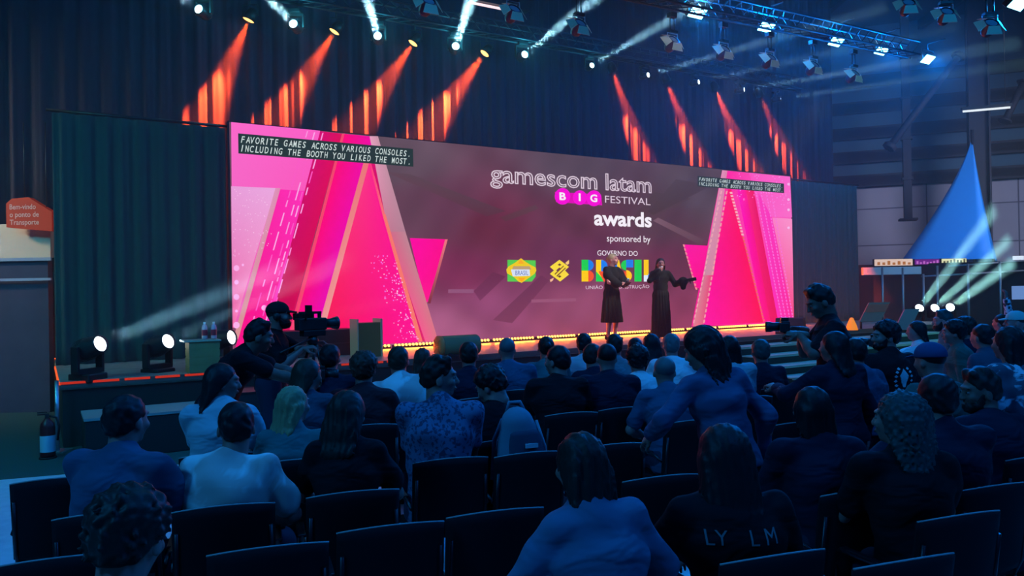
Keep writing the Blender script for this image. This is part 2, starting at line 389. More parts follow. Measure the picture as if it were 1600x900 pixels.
velvet = mat('teal_velvet', (.022,.060,.056), .85, sheen=.15); navyd = mat('navy_drape', (.024,.020,.042), .75)
drape('side_curtain', -2.62,-.06,-.05,SZ+.002,SZ+3.93,velvet,.045,.26,'dark teal pleated curtain left of the big screen',3)
drape('side_curtain', SW+.06,SW+3.0,-.05,SZ+.002,SZ+3.93,velvet,.035,.24,'dark teal pleated curtain right of the big screen',5)
drape('backdrop_curtain', -4.6,19.6,-2.2,0,12.5,navyd,.050,.33,'high dark blue backdrop curtain streaked with red light behind the screen',9,nz=8)
m = MB(); m.tube([(-2.7,0,0),(-.02,0,0)],.025,8); tag(m.build('curtain_rail', METAL, loc=S(0,-.05,SZ+3.96), rz=TH),'thin black rail along the top of the left teal curtain','rail')
m = MB(); m.tube([(SW+.02,0,0),(SW+3.05,0,0)],.025,8); tag(m.build('curtain_rail', METAL, loc=S(0,-.05,SZ+3.96), rz=TH),'thin black rail along the top of the right teal curtain','rail')

# ================================================================== STAGE
ST0, ST1, SD = -2.62, 17.9, 2.72
stage = empty('stage', S(0,0,0), TH, 'long black raised stage with warm lit deck below the screen', 'stage')
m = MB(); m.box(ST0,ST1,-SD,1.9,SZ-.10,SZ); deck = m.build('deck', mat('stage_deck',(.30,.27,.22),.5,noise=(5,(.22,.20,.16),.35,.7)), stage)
m = MB(); m.box(ST0+.03,ST1-.03,-SD+.03,1.85,0,SZ-.10); m.build('fascia', mat('stage_skirt',(.018,.02,.022),.8), stage)
m = MB(); m.box(ST0-.02,ST0+.015,-SD-.02,.0,SZ-.035,SZ-.001); m.build('edge_light', glow('red_edge_side', (1.0,.13,.03), 1.0), stage)
m = MB()
t = ST0
while t < 2.0:
    m.box(t,t+.30,-SD-.022,-SD-.002,SZ-.03,SZ-.001); t += .36
m.build('edge_light', glow('red_edge', (.55,.03,.015), .8), stage)
m = MB(); m.box(ST0,ST1,-SD-.015,-SD+.02,SZ-.085,SZ-.0015); m.build('edge_trim', mat('stage_trim',(.10,.09,.08),.5), stage)
# steps down from the stage on the right
steps = empty('stage_steps', S(9.0,SD+.02,0), TH, 'wide dark steps with pale nosings leading down from the stage', 'steps')
for k in range(4):
    z = SZ-.165*(k+1); y = -.42*k
    m = MB(); m.box(0,7.2,y-.42,y-.001,0,z-.02); m.build('step', mat('step_carpet',(.03,.045,.035),.85), steps)
    m = MB(); m.box(-.01,7.21,y-.43,y,z-.02,z); m.box(-.01,7.21,y-.44,y-.40,z-.04,z+.004); m.build('nosing', mat('nosing',(.6,.56,.42),.5), steps)
# low platform and flight cases before the stage at left
lp = empty('low_platform', S(-2.4,3.45,0), TH, 'low black platform with pale top edge before the stage at left', 'platform')
m = MB(); m.box(0,1.5,-.38,.38,0,.46,bev=.01); m.build('base', mat('stage_skirt',(.018,.02,.022),.8), lp)
m = MB(); m.box(-.01,1.51,-.39,.39,.46,.49); m.build('top', mat('grey_top',(.28,.30,.29),.7), lp)
for i,(t,s_,w_,h_,lab) in enumerate(((-.82,3.38,1.0,.62,'black flight case with metal edges and small white plate before the stage'),(.28,3.38,.9,.52,'lower black flight case beside the woman in the pale shirt'))):
    fc = empty('flight_case', S(t,s_,0), TH, lab, 'flight case')
    m = MB(); m.box(0,w_,-.3,.3,.08,h_,bev=.01); m.build('body', mat('case_black',(.02,.022,.026),.5), fc)
    m = MB()
    for y in (-.3,.3):
        for z in (.09,h_*.55,h_): m.box(-.004,w_+.004,y-.012,y+.012,z-.012,z+.008)
    for x in (0,w_):
        m.box(x-.012,x+.012,-.31,-.29,.08,h_)
    m.build('metal_edge', METAL, fc)
    m = MB()
    for x in (.08,w_-.08):
        for y in (-.22,.22): m.tube([(x-.02,y,.04),(x+.02,y,.04)],.04,10)
    m.build('castor', BLACK, fc)
    if i == 0:
        m = MB(); m.box(.28,.62,-.318,-.312,.26,.36); m.build('plate', mat('plate_grey',(.25,.3,.34),.6), fc)
# fire extinguisher on its stand
p = on_z(75,716,0)
fe = empty('fire_extinguisher', (p.x,p.y,0), .4, 'dark red fire extinguisher with pale blue label on the floor at left', 'fire extinguisher')
M_ = Matrix.Translation((0,0,0))
MB().lathe([(0.0,.02),(.075,.02),(.08,.04),(.08,.36),(.07,.41),(.035,.45),(.03,.47),(0,.47)],20).build('cylinder', mat('ext_red',(.16,.012,.015),.35), fe)
MB().lathe([(.0815,.08),(.0815,.27)],20).build('paper_label', mat('ext_label',(.45,.55,.65),.6), fe)
m = MB(); m.box(-.02,.02,-.03,.03,.47,.51); m.box(-.10,.02,-.012,.012,.505,.52); m.box(-.10,.0,-.012,.012,.53,.545); m.build('valve', METAL, fe)
m = MB(); m.tube([(.02,0,.49),(.09,0,.47),(.12,0,.36),(.10,0,.2)],.012,8); m.build('hose', BLACK, fe)
MB().lathe([(0,0),(.095,0),(.095,.02),(0,.02)],20).build('base', BLACK, fe)
p2 = on_z(90,705,0); m = MB(); m.tube([(0,0,0),(0,0,.86)],.025,8); m.box(-.12,.12,-.12,.12,0,.015)
tag(m.build('support_post', STEEL, loc=(p2.x,p2.y,0)),'thin upright metal post beside the left corner of the stage','post')

# ================================================================== THE LED SCREEN
scrn = empty('led_screen', S(0,0,SZ), TH, 'huge pink and purple LED screen with white event lettering', 'screen')
m = MB(); m.box(-.03,SW+.03,.012,.16,-.0,SH+.02); m.build('cabinet', BLACK, scrn)
def scr(px,py):
    p = on_s(px,py,0); t,_ = ts(p); return (t, p.z-SZ)
PIC = picture_mat('screen_picture',1,True); PIC2 = picture_mat('screen_picture_detail',1,False)
def inside(t,z): return (min(max(t,0),SW), min(max(z,0),SH))
def lit(name, polys, lay, parent=scrn, m_=None, sub=1, ob=True):
    """polys: list of (points in photo px, colours sRGB); bilinear subdivided quads"""
    vs, fs, cs = [], [], []
    for ip, (pts, cols) in enumerate(polys):
        yy = -(.004*lay+min(ip,12)*.0003)
        q = [inside(*scr(*p)) for p in pts]
        if not isinstance(cols[0],(tuple,list)): cols = [cols]*len(q)
        cc = [srgb(*c) for c in cols]; n = len(vs)
        if len(q) == 4:
            N = 6
            for j in range(N+1):
                for i in range(N+1):
                    a,b = i/N,j/N
                    w = ((1-a)*(1-b), a*(1-b), a*b, (1-a)*b)
                    vs.append((sum(w[k]*q[k][0] for k in range(4)), yy, sum(w[k]*q[k][1] for k in range(4))))
                    cs.append([sum(w[k]*cc[k][c] for k in range(4)) for c in range(3)])
            for j in range(N):
                for i in range(N):
                    a = n+j*(N+1)+i; fs.append((a,a+N+1,a+N+2,a+1))
        else:
            for k in range(len(q)): vs.append((q[k][0], yy, q[k][1])); cs.append(cc[k])
            fs.append(tuple(range(n,n+len(q))))
    mb = MB().add(vs,fs); o = mb.build(name, m_ or PIC2, parent)
    a = o.data.color_attributes.new('Col','FLOAT_COLOR','POINT')
    a.data.foreach_set('color', np.array([[*c,1] for c in cs],dtype=np.float32).ravel())
    return o
# purple ground of the picture, mottled like the photo
NX_, NZ_ = 120, 34; vs, cs = [], []
anch = [((620,250),(100,80,95)),((900,260),(88,72,88)),((1080,300),(82,68,80)),((700,330),(104,60,85)),((640,330),(100,66,86)),((760,350),(104,42,66)),((900,350),(96,50,72)),((1040,340),(86,58,72)),
        ((720,430),(118,44,82)),((900,400),(100,46,80)),((1060,420),(100,45,72)),((760,480),(140,70,112)),((900,490),(146,74,110)),((1060,480),(132,58,92)),((700,510),(160,88,128)),((900,515),(150,70,105)),((1080,505),(140,58,95))]
an = [(scr(*p), np.array(srgb(*c))) for p,c in anch]
for j in range(NZ_+1):
    for i in range(NX_+1):
        t = SW*i/NX_; z = SH*j/NZ_; ws = [1/((t-a[0])**2*.35+(z-a[1])**2+.05)**2 for a,_ in an]
        c = sum(w*k[1] for w,k in zip(ws,an))/sum(ws)
        c = c*(1+.10*math.sin(t*2.1+z*3.3+1.5*math.sin(z*2+t))+.05*math.sin(t*7.3-z*5.1)); vs.append((t,0,z)); cs.append(c)
mb = MB().add(vs,[(j*(NX_+1)+i,j*(NX_+1)+i+1,(j+1)*(NX_+1)+i+1,(j+1)*(NX_+1)+i) for j in range(NZ_) for i in range(NX_)])
o = mb.build('picture_ground', PIC, scrn); a = o.data.color_attributes.new('Col','FLOAT_COLOR','POINT')
a.data.foreach_set('color', np.array([[*c,1] for c in cs],dtype=np.float32).ravel())
lit('picture_beams', [
 ([(600,268),(640,272),(790,330),(760,338)], [(96,70,84),(90,70,82),(88,52,68),(90,48,66)]),
 ([(1022,300),(1080,310),(1000,350),(985,345)], [(74,58,66),(80,62,70),(84,56,68),(80,50,62)]),
 ([(1020,345),(1028,340),(1100,375),(1096,384)], [(120,88,102),(118,86,100),(96,64,78),(92,60,74)]),
 ([(845,430),(858,438),(800,505),(770,500)], [(104,48,82),(110,50,84),(120,58,92),(118,58,92)]),
 ([(740,455),(770,425),(790,432),(750,470)], [(112,50,88),(102,44,76),(104,44,78),(120,56,96)]),
 ([(700,452),(740,452),(740,458),(700,458)], (142,84,122)), ([(830,468),(900,466),(900,471),(830,473)], (150,84,118)),
 ([(780,340),(836,320),(842,326),(790,346)], [(92,50,64),(92,62,74),(92,62,74),(92,50,64)]),
 ([(1056,280),(1112,290),(1020,336),(1012,330)], [(76,62,72),(76,62,72),(70,50,58),(72,52,60)]),
 ],1.0)
lit('left_design', [
 ([(361,190),(500,204),(437,512),(361,512)], [(255,105,205),(255,95,200),(255,70,170),(240,100,190)]),
 ([(361,291),(431,294),(365,512),(361,512)], [(236,160,222),(238,170,226),(250,120,180),(240,90,160)]),
 ([(437,296),(486,299),(420,560),(361,560)], [(255,40,175),(255,50,190),(255,0,140),(250,0,130)]),
 ([(486,280),(504,206),(420,560),(400,560)], [(255,80,205),(255,90,200),(255,30,190),(255,20,190)]),
 ([(500,205),(534,209),(442,560),(410,560)], [(215,0,115),(225,0,90),(205,0,80),(195,0,70)]),
 ([(536,209),(588,214),(486,560),(442,560)], [(255,0,120),(240,0,170),(235,0,180),(255,0,110)]),
 ([(640,372),(697,374),(668,472),(664,472)], [(255,0,165),(255,0,140),(255,0,140),(255,0,140)]),
 ],2, m_=PIC)
lit('left_design', [
 ([(572,238),(578,246),(658,534),(488,545)], [(255,60,140),(255,20,140),(255,0,150),(250,0,60)]),
 ([(534,209),(538,209),(450,560),(444,560)], (245,70,110)),
 ([(430,294),(438,294),(372,530),(364,530)], [(225,150,190),(225,140,180),(220,150,150),(220,150,150)]),
 ],3, m_=PIC)
lit('left_design', [
 ([(570,232),(584,232),(632,360),(598,336)], [(225,0,115),(220,0,110),(200,20,95),(205,0,100)]),
 ([(597,334),(632,360),(683,532),(655,534)], [(205,0,100),(210,30,100),(225,60,120),(225,0,110)]),
 ([(572,238),(580,240),(497,548),(487,548)], [(235,120,120),(240,110,120),(245,160,160),(240,150,150)]),
 ([(577,213),(590,213),(633,362),(606,362)], [(235,165,195),(205,150,170),(180,130,150),(195,120,145)]),
 ([(606,362),(633,362),(684,532),(664,534)], [(215,100,135),(190,135,150),(222,115,135),(245,90,145)]),
 ([(574,246),(577,246),(601,335),(597,335)], [(255,30,130),(255,40,130),(250,110,120),(250,110,120)]),
 ([(597,335),(602,335),(660,534),(653,534)], (250,120,110)),
 ([(695,374),(699,374),(672,474),(668,474)], [(240,120,130),(240,120,130),(120,40,60),(120,40,60)]),
 ],4)
dash = []
for x0,y0,x1,y1 in ((480,205,392,512),(491,207,405,512),(504,208,420,512),(472,300,412,512)):
    g = 0
    while g < 1:
        l = random.uniform(.03,.10); e = min(1,g+l); w = 1.0
        ax,ay = x0+(x1-x0)*g, y0+(y1-y0)*g; bx,by = x0+(x1-x0)*e, y0+(y1-y0)*e
        c = random.choice([(255,150,225),(255,170,235),(255,90,200)])
        dash.append(([(ax-w,ay),(ax+w,ay),(bx+w,by),(bx-w,by)],c)); g = e+random.uniform(.01,.05)
for k in range(150):
    y = random.uniform(400,530); xr = 600+(y-335)*.285; x = xr-random.uniform(2,46)*random.random()**.6-2; w = random.uniform(.5,1.1)
    dash.append(([(x-w,y-w),(x+w,y-w),(x+w,y+w),(x-w,y+w)], random.choice([(255,150,225),(240,110,230),(255,200,240)])))
for k in range(70):
    x = random.uniform(364,424); y = random.uniform(296,400); w = .6
    dash.append(([(x-w,y-w),(x+w,y-w),(x+w,y+w),(x-w,y+w)], (255,205,240)))
def disc(cx,cy,r,c,n=14): return ([(cx+r*math.cos(2*math.pi*k/n), cy-r*1.05*math.sin(2*math.pi*k/n)) for k in range(n)], c)
for (x,y,r) in ((369,419,4.5),(369,441,3.5),(369,464,4.5),(369,508,5),(369,486,2.2),(412,481,4.2),(412,502,2.4),(379,414,2)): dash.append(disc(x,y,r,(255,180,240)))
lit('sparkle_pattern', dash, 5)
lit('right_design', [
 ([(1128,266),(1234,276),(1242,505),(1080,510)], [(255,20,160),(255,100,205),(255,60,150),(255,0,150)]),
 ([(1170,270),(1234,276),(1238,340),(1190,338)], [(255,80,190),(255,100,205),(255,110,200),(255,90,200)]),
 ([(1206,340),(1238,342),(1243,506),(1240,506)], [(255,130,200),(255,150,205),(250,60,130),(250,60,130)]),
 ([(1184,300),(1206,340),(1240,506),(1212,506)], [(255,60,190),(255,50,190),(255,30,150),(255,40,190)]),
 ([(1150,290),(1170,290),(1212,506),(1194,506)], [(255,0,190),(255,0,110),(255,0,90),(255,0,140)]),
 ([(1164,290),(1176,290),(1216,506),(1204,506)], [(250,30,120),(240,0,100),(235,0,90),(240,0,100)]),
 ([(1067,382),(1108,384),(1092,450),(1086,452)], [(255,0,165),(255,0,150),(255,0,140),(255,0,140)]),
 ],2, m_=PIC)
lit('right_design', [
 ([(1137,296),(1142,296),(1192,504),(1098,508)], [(255,0,110),(255,0,100),(255,0,80),(255,0,165)]),
 ([(1128,266),(1136,267),(1114,430),(1098,430)], [(230,150,190),(225,130,170),(215,140,165),(205,140,165)]),
 ([(1098,430),(1112,430),(1098,508),(1082,510)], [(215,130,155),(235,60,120),(225,90,130),(225,130,150)]),
 ],3)
dash = []
def dline(x0,y0,x1,y1,c,w=1.1,n=26):
    for k in range(n):
        g,e = k/n,(k+.62)/n; dash.append(([(x0+(x1-x0)*g-w,y0+(y1-y0)*g),(x0+(x1-x0)*g+w,y0+(y1-y0)*g),(x0+(x1-x0)*e+w,y0+(y1-y0)*e),(x0+(x1-x0)*e-w,y0+(y1-y0)*e)],c))
dline(1141,300,1160,370,(250,180,190),2,14); dline(1160,370,1193,504,(240,110,80),1.2); dline(1136,290,1098,508,(245,160,170),1.2); dline(1128,290,1082,508,(240,170,180),1.0); dline(1067,382,1088,455,(240,150,150),1.3,12)
for x0,x1 in ((1180,1222),(1188,1228),(1196,1234),(1204,1239)): dline(x0,300,x1,504,(255,120,220),.9,40)
for k in range(60):
    x = random.uniform(1150,1236); y = 275+(x-1150)*.09+random.uniform(-6,40); w = .7; dash.append(([(x-w,y-w),(x+w,y-w),(x+w,y+w),(x-w,y+w)],(255,150,230)))
for y in (288,312,328,356): dash.append(disc(1231,y,2,(255,190,240)))
lit('sparkle_pattern', dash, 5)
WHITE = glow('white_pixels', (.95,.90,.97), 1, False)
def box_px(x0,x1,yc,h):                                     # local rectangle whose middle follows the screen's slant
    t0,z0 = scr(x0,yc); t1,_ = scr(x1,yc); _,za = scr((x0+x1)/2,yc-h/2); _,zb = scr((x0+x1)/2,yc+h/2); return t0,t1,zb,za
def line_text(s_, x0,y0b,y0t, x1,y1b,y1t, name, lay, m_=None, **kw):
    ta,za = scr(x0,y0b); _,zb = scr(x0,y0t); tb,zc = scr(x1,y1b); _,zd = scr(x1,y1t)
    return fit_text(s_, ta,tb,(za+zc)/2,(zb+zd)/2, -.004*lay, name, m_ or WHITE, scrn, **kw)
# caption boxes
CAPC = (34,54,56)
for (x0,x1,ya,yb,yc,yd,nm) in ((372,645,210,240,232,261,'l'),(1089,1224,272,288,290,305,'r')):
    t0,z0 = scr(x0,yb); _,z1 = scr(x0,ya); t1,z2 = scr(x1,yd); _,z3 = scr(x1,yc); zb,zt = (z0+z2)/2,(z1+z3)/2
    vs = [(t0,-.026,zb),(t1,-.026,zb),(t1,-.026,zt),(t0,-.026,zt)]
    mm = MB().add(vs,[(0,1,2,3)]); mm.build('caption_box', glow('caption_dark',srgb(*CAPC),1,False), scrn)
    h = (zt-zb)
    for s_,f0 in (('FAVORITE GAMES ACROSS VARIOUS CONSOLES.',.54),('INCLUDING THE BOOTH YOU LIKED THE MOST.',.10)):
        fit_text(s_, t0+.04*h+.03, t1-.08, zb+h*f0, zb+h*(f0+.34), -.029, 'caption', glow('caption_white',(.62,.72,.70),1,False), scrn, mono=.62, shear=.25, bold=.012)
def tz_text(s_, x0,x1, yl,yr, capl,capr, name, lay, m_=None, **kw):
    """text between photo x0..x1: baseline yl (left) to yr (right); glyph box heights given in px"""
    ta,za = scr(x0,yl); _,zb = scr(x0,yl-capl); tb,zc = scr(x1,yr); _,zd = scr(x1,yr-capr)
    return fit_text(s_, ta,tb,(za+zc)/2,(zb+zd)/2,-.004*lay,name,m_ or WHITE,scrn,**kw)
tz_text('gamescom latam',765,1017,296,309,40,32,'lettering',7,outline=.022, m_=glow('pale_pixels',(.75,.62,.72),1,False))
MAG = glow('magenta_pixels', srgb(245,0,215),1,False)
for cx,cy,r in ((878,307,13),(905,309,11.5),(927,310,12.5)):
    lit('logo_disc',[disc(cx,cy,r*.95,(248,0,215),20)],6)
lit('logo_disc',[([(866,300),(938,304),(940,321),(868,316)],(225,0,180))],5.5)
for ch,x0,x1,y in (('B',873,883,313),('I',903,906,314.5),('G',921,932,316)): tz_text(ch,x0,x1,y,y,12,12,'lettering',8,bold=.03)
tz_text('FESTIVAL',944,1015,317,321,11,11,'lettering',8,m_=glow('pale_pixels',(.75,.62,.72),1,False))
tz_text('awards',927,1017,353,355.5,24,24,'lettering',8,bold=.03)
tz_text('sponsored by',947,1015,380,383,13.5,13.5,'lettering',8,bold=.0)
tz_text('GOVERNO DO',932,995,399.5,400,8,8,'lettering',8)
tz_text('UNIÃO E RECONSTRUÇÃO',914,1013,452.5,452,7.5,7.5,'lettering',8,m_=glow('pale_pixels',(.75,.62,.72),1,False))
def flat(x0,x1,y0,y1,c): return ([(x0,y0),(x1,y0),(x1,y1),(x0,y1)],c)
G_,B_,Y_,R_,W_ = (0,205,80),(10,125,235),(255,205,0),(245,80,40),(225,240,255)
def arc(cx,cy,r,a0,a1,c,ry=None,n=10): return ([(cx,cy)]+[(cx+r*math.cos(R(a0+(a1-a0)*k/n)), cy-(ry or r)*math.sin(R(a0+(a1-a0)*k/n))) for k in range(n+1)],c)
lit('logo_letters',[flat(907.5,918,406,423,G_), arc(918,414.5,8.5,-90,90,B_), flat(907.5,918,423,440,Y_), arc(918,431.5,8.8,-90,90,R_),
 ([(930,406),(941,406),(941,440),(930,440)],Y_), arc(938,416,10,-90,90,B_), ([(930,440),(930,424),(945,440)],G_), ([(934,424),(944,424),(950,440),(942,440)],R_),
 ([(951,440),(957,406),(963,406),(963,440)],B_), ([(963,406),(966,406),(973,440),(963,440)],Y_), flat(956,968,430,440,G_),
 arc(977,414.5,8,60,270,G_), flat(977,988,406,418,B_), arc(977,431,9,-90,90,Y_), flat(969,978,424,440,R_),
 flat(990,1001,406,440,G_), flat(1004.5,1012,406,430,Y_), flat(1004.5,1011,430,440,W_), flat(1011,1019,428,440,B_)],7)
lit('sponsor_logo',[([(792,406),(836,407),(836,432),(830,440),(792,440)],(80,205,80))],6)
lit('sponsor_logo',[([(813,403.5),(820,409),(828,414),(836,418),(837,423),(834,428),(820,438),(814,442),(809,440),(802,433),(791,427),(790,421),(794,416),(803,411)],(240,205,30))],7)
lit('sponsor_logo',[([(812,405),(818,412),(808,412)],(250,170,30)),([(808,434),(820,434),(814,441)],(255,170,0)),([(801,416),(826,416),(829,421),(799,421)],(190,160,120)),([(797,421),(826,421),(827,431),(800,432)],(215,228,250))],8)
tz_text('BRASIL',804,824,430,430,7,7,'sponsor_logo',9,m_=glow('blue_pixels',srgb(70,100,180),1,False))
YB = (250,222,60)
lit('sponsor_logo',[([(873,406),(888,417),(880,424),(873,418),(866,424),(858,417)],YB),([(858,428),(866,421),(873,427),(880,421),(888,429),(874,440)],YB),
 ([(882,411),(888,406),(888,412),(885,414)],(250,205,130)),([(858,437),(864,434),(863,438),(859,441)],(250,190,150)),([(864,430),(880,416),(884,420),(869,434)],YB)],7)
lit('sponsor_logo',[([(870,414),(873,411.5),(876,414),(873,415.5)],(100,60,40)),([(870,432),(873,430),(876,432),(873,434)],(100,60,40)),([(865,428),(879,415),(880,416),(866,429.5)],(120,70,40)),([(868,431),(882,418),(883,419.2),(869,432.5)],(120,70,40))],8)

# amber light bars along the foot of the screen
n_bar = 12
for k in range(n_bar):
    t0 = 1.75+k*(SW-1.8)/n_bar
    lb = empty('light_bar', S(t0,.30,SZ), TH, 'amber glowing light bar lying on the deck along the screen foot', 'light bar', 'amber light bars at the foot of the screen')
    m = MB(); m.box(0,1.02,-.04,.05,0,.06,bev=.006); m.build('housing', BLACK, lb)
    m = MB()
    for j in range(14):
        M_ = Matrix.Translation((.045+j*.0715,-.041,.055))@Matrix.Rotation(R(60),4,'X'); m.lathe([(0,.018),(.018,.014),(.028,.0)],8,M_)
    m.build('lens_row', glow('amber_lens',(1.0,.40,.06),6,False), lb)
    area('light_bar_glow', S(t0+.5,.42,SZ+.07), S(t0+.5,1.3,SZ), 27, (1,.15,.012), .95,.05)

# ================================================================== STAGE FURNITURE
# moving head lamp (base, yoke, head with lens); local +z of the head is the beam
def moving_head(p, q, label, group=None, hang=False, scale=1.0, power=60, col=(.55,.85,1.0), lens=None, deg=3.2, drop=None):
    """p: centre of the lens, q: a point the beam goes through"""
    d = (Vector(q)-Vector(p)).normalized(); hc = Vector(p)-d*.22*scale     # pivot of the head
    up = -1 if hang else 1
    base_z = (hc.z+.42*scale) if hang else (hc.z-.42*scale)
    root = empty('moving_head_light', (hc.x,hc.y,base_z), 0, label, 'stage light', group)
    az = math.atan2(d.y,d.x); Rz = Matrix.Rotation(az,4,'Z'); s = scale*up
    m = MB(); m.box(-.17*scale,.17*scale,-.15*scale,.15*scale,min(0,.11*s),max(0,.11*s),Rz,bev=.015); m.build('base', BLACK, root)
    m = MB()
    m.box(-.06*scale,.06*scale,-.20*scale,.20*scale,min(.11*s,.17*s),max(.11*s,.17*s),Rz)
    for y in (-.19,.19):
        m.box(-.055*scale,.055*scale,(y-.022)*scale,(y+.022)*scale,min(.13*s,.46*s),max(.13*s,.46*s),Rz,bev=.008)
    m.build('yoke', BLACK, root)
    H = Vector((0,0,(hc.z-base_z))); M_ = look(H, H+d)
    m = MB(); m.lathe([(0,-.22*scale),(.09*scale,-.21*scale),(.13*scale,-.12*scale),(.145*scale,0),(.13*scale,.12*scale),(.115*scale,.2*scale),(.118*scale,.225*scale),(.10*scale,.225*scale),(.098*scale,.205*scale)],20,M_)
    for k in range(5): m.lathe([(.148*scale,(-.11+.03*k)*scale),(.15*scale,(-.10+.03*k)*scale),(.146*scale,(-.095+.03*k)*scale)],20,M_)
    head = m.build('head', mat('lamp_housing',(.02,.022,.026),.4), root)
    m = MB(); m.lathe([(0,.216*scale),(.05*scale,.215*scale),(.099*scale,.208*scale)],20,M_); m.build('lens', lens or glow('white_lens',(.85,.97,1.0),6,False), root)
    if power:
        sp = spot('beam', Vector(p)+d*.02, q, power, col, deg, .35, .09*scale)
        sp.parent = root; sp.matrix_parent_inverse = Matrix.Translation(-root.location)
    return root
# three on the deck at left
for i,(px,py,d,qx,qy,dd,lab,pw) in enumerate(((157,537,9.75,380,446,9.1,'moving head floor light nearest the left end of the stage',75000),(263,533,10.55,400,472,9.9,'moving head floor light in the middle of the deck left of the screen',30000),(362,527,10.95,480,500,10.6,'moving head floor light beside the wooden stand',4000))):
    p = at(px,py,d); q = at(qx,qy,dd)
    hcz = (p-(q-p).normalized()*.22*1.05).z
    moving_head(p,q,lab,'floor beam lights', scale=1.0, power=pw, col=(.25,.65,.9), deg=4.5)
    o = C.objects[-1]
# riser plates beneath them so that they stand on the deck
# three white beams at the far right
for i,(px,py,qx,qy,lab) in enumerate(((1437,481,1600,268,'left one of the three round white lamps low at right'),(1461,481,1640,318,'middle one of the three round white lamps low at right'),(1485,480,1640,370,'right one of the three round white lamps low at right'))):
    p = at(px,py,21.5); q = at(qx,qy,16)
    mh = moving_head(p,q,lab,'beam lights far right', scale=1.15, power=400000, col=(.35,.85,.85), deg=3.0)
m = MB(); a = at(1425,490,21.5); b = at(1500,488,21.5); z = a.z-.42
# ------------------------------------------------------------------ trusses
def truss(p, q, w, lab, name='lighting_truss'):
    d = (q-p); L = d.length; d.normalize(); side = Vector((-d.y,d.x,0)).normalized()*w/2; upv = Vector((0,0,w/2)); m = MB()
    cs = [side+upv,side-upv,-side-upv,-side+upv]
    for c in cs: m.tube([p+c,q+c],.025,6)
    n = int(L/w); 
    for k in range(n):
        a = p+d*(L*k/n); b = p+d*(L*(k+1)/n)
        for i in range(4): m.tube([a+cs[i], b+cs[(i+1)%4]],.011,4,False)
    return tag(m.build(name, mat('truss_black',(.03,.035,.045),.5,.5)), lab, 'truss')
def lerp_(a,b,k): return a+(b-a)*k
_b0 = on_s(310,14,-.9)+Vector((0,0,.60)); _b1 = on_s(1220,154,-.9)+Vector((0,0,.50))
truss(lerp_(_b0,_b1,-.25), lerp_(_b0,_b1,1.06), .3, 'dark rear truss carrying the row of white beam lights above the screen')
_f0 = at(905,40,13.2)+Vector((0,0,.84)); _f1 = at(1334,117,16.8)+Vector((0,0,.84))
truss(lerp_(_f0,_f1,-1.1), lerp_(_f0,_f1,1.3), .3, 'dark front truss carrying the blue wash lamps and white spotlights')
_g0 = at(1418,8,11.5)+Vector((0,0,.84)); _g1 = at(1547,40,11)+Vector((0,0,.84))
truss(lerp_(_g0,_g1,-.6), lerp_(_g0,_g1,1.8), .3, 'dark side truss at the top right corner')
# row of ten beam lights
BW = [(310,14,270,-14),(458,37,418,-6),(590,56,572,-10),(712,72,738,-8),(820,85,893,27),(925,102,1000,58),(1013,117,1120,86),(1092,128,1200,104),(1163,140,1270,122),(1220,154,1290,144)]
names = ['first from the left','second from the left','third from the left','fourth from the left, above the big screen','fifth from the left, with a bright short beam','sixth from the left','seventh from the left','eighth from the left','ninth from the left','last on the right']
for i,(px,py,qx,qy) in enumerate(BW):
    p = on_s(px,py,-.9); q = on_z(qx,qy,p.z+.03)
    moving_head(p,q,'white beam light above the screen, '+names[i],'white beam lights above the screen', hang=True, scale=.78 if i < 5 else .62,
                power=[260000,430000,520000,620000,390000,180000,80000,40000,90000,50000][i], col=(.35,.78,.95), deg=4.0 if i < 4 else 3.4)
for i,(px,py,_,_) in enumerate(BW[:6]):
    pl_ = bpy.data.lights.new('halo_light','POINT'); pl_.energy = [15,28,34,50,40,12][i]; pl_.color = (.05,.6,.8); pl_.shadow_soft_size = .05  # extra point light added to make the cyan halo round the lens
    po_ = bpy.data.objects.new('halo_light',pl_); C.objects.link(po_); po_.location = on_s(px,py,-.9)+Vector((NX,NY,.1))*.12
# orange wash lamps hung just in front of the backdrop
AMB = glow('amber_wash_lens',(1.0,.45,.12),3.5,False)
OR = [(388,32,330,215,'leftmost of the four orange lamps above the screen',1),(522,50,440,215,'second of the four orange lamps from the left',1),(645,68,560,225,'third of the four orange lamps from the left',1),(757,84,668,235,'rightmost of the four orange lamps with the strongest red beam',1.35),
      (958,112,1010,262,'unlit looking lamp casting a red streak right of the lettering',1),(1042,128,1100,275,'lamp casting the second red streak right of centre',1),(1118,140,1180,285,'lamp casting the wide red streak over the right pink triangle',1.2),(1188,150,1245,280,'lamp casting the faint red streak at the right end of the drape',.6)]
for i,(px,py,qx,qy,lab,k) in enumerate(OR):
    p = on_s(px,py,-1.88); q = on_s(qx,qy,-2.2)
    if i < 4: q = on_s(qx-20,qy,-2.15)
    d = (q-p).normalized(); root = empty('wash_light', p-d*.1, 0, lab, 'stage light', 'orange wash lights on the backdrop')
    M_ = look(Vector((0,0,0)), d)
    m = MB(); m.lathe([(0,-.16),(.07,-.15),(.11,-.05),(.125,.1),(.115,.1),(.11,.07)],18,M_); m.build('housing', BLACK, root)
    if i < 4: MB().lathe([(0,.099),(.06,.097),(.112,.088)],18,M_).build('lens', AMB, root)
    else: MB().lathe([(0,.08),(.112,.075)],18,M_).build('lens', mat('dark_lens',(.05,.01,.01),.2), root)
    m = MB(); m.tube([(-.15,0,.0),(-.15,0,.22),(.15,0,.22),(.15,0,.0)],.012,6); m.tube([(0,0,.22),(0,0,.40)],.018,6); m.build('bracket', METAL, root)
    spot('wash', p+d*.02, q, 30000*k, (1.0,.075,.012) , 24 if i < 4 else 18, .7, .04)
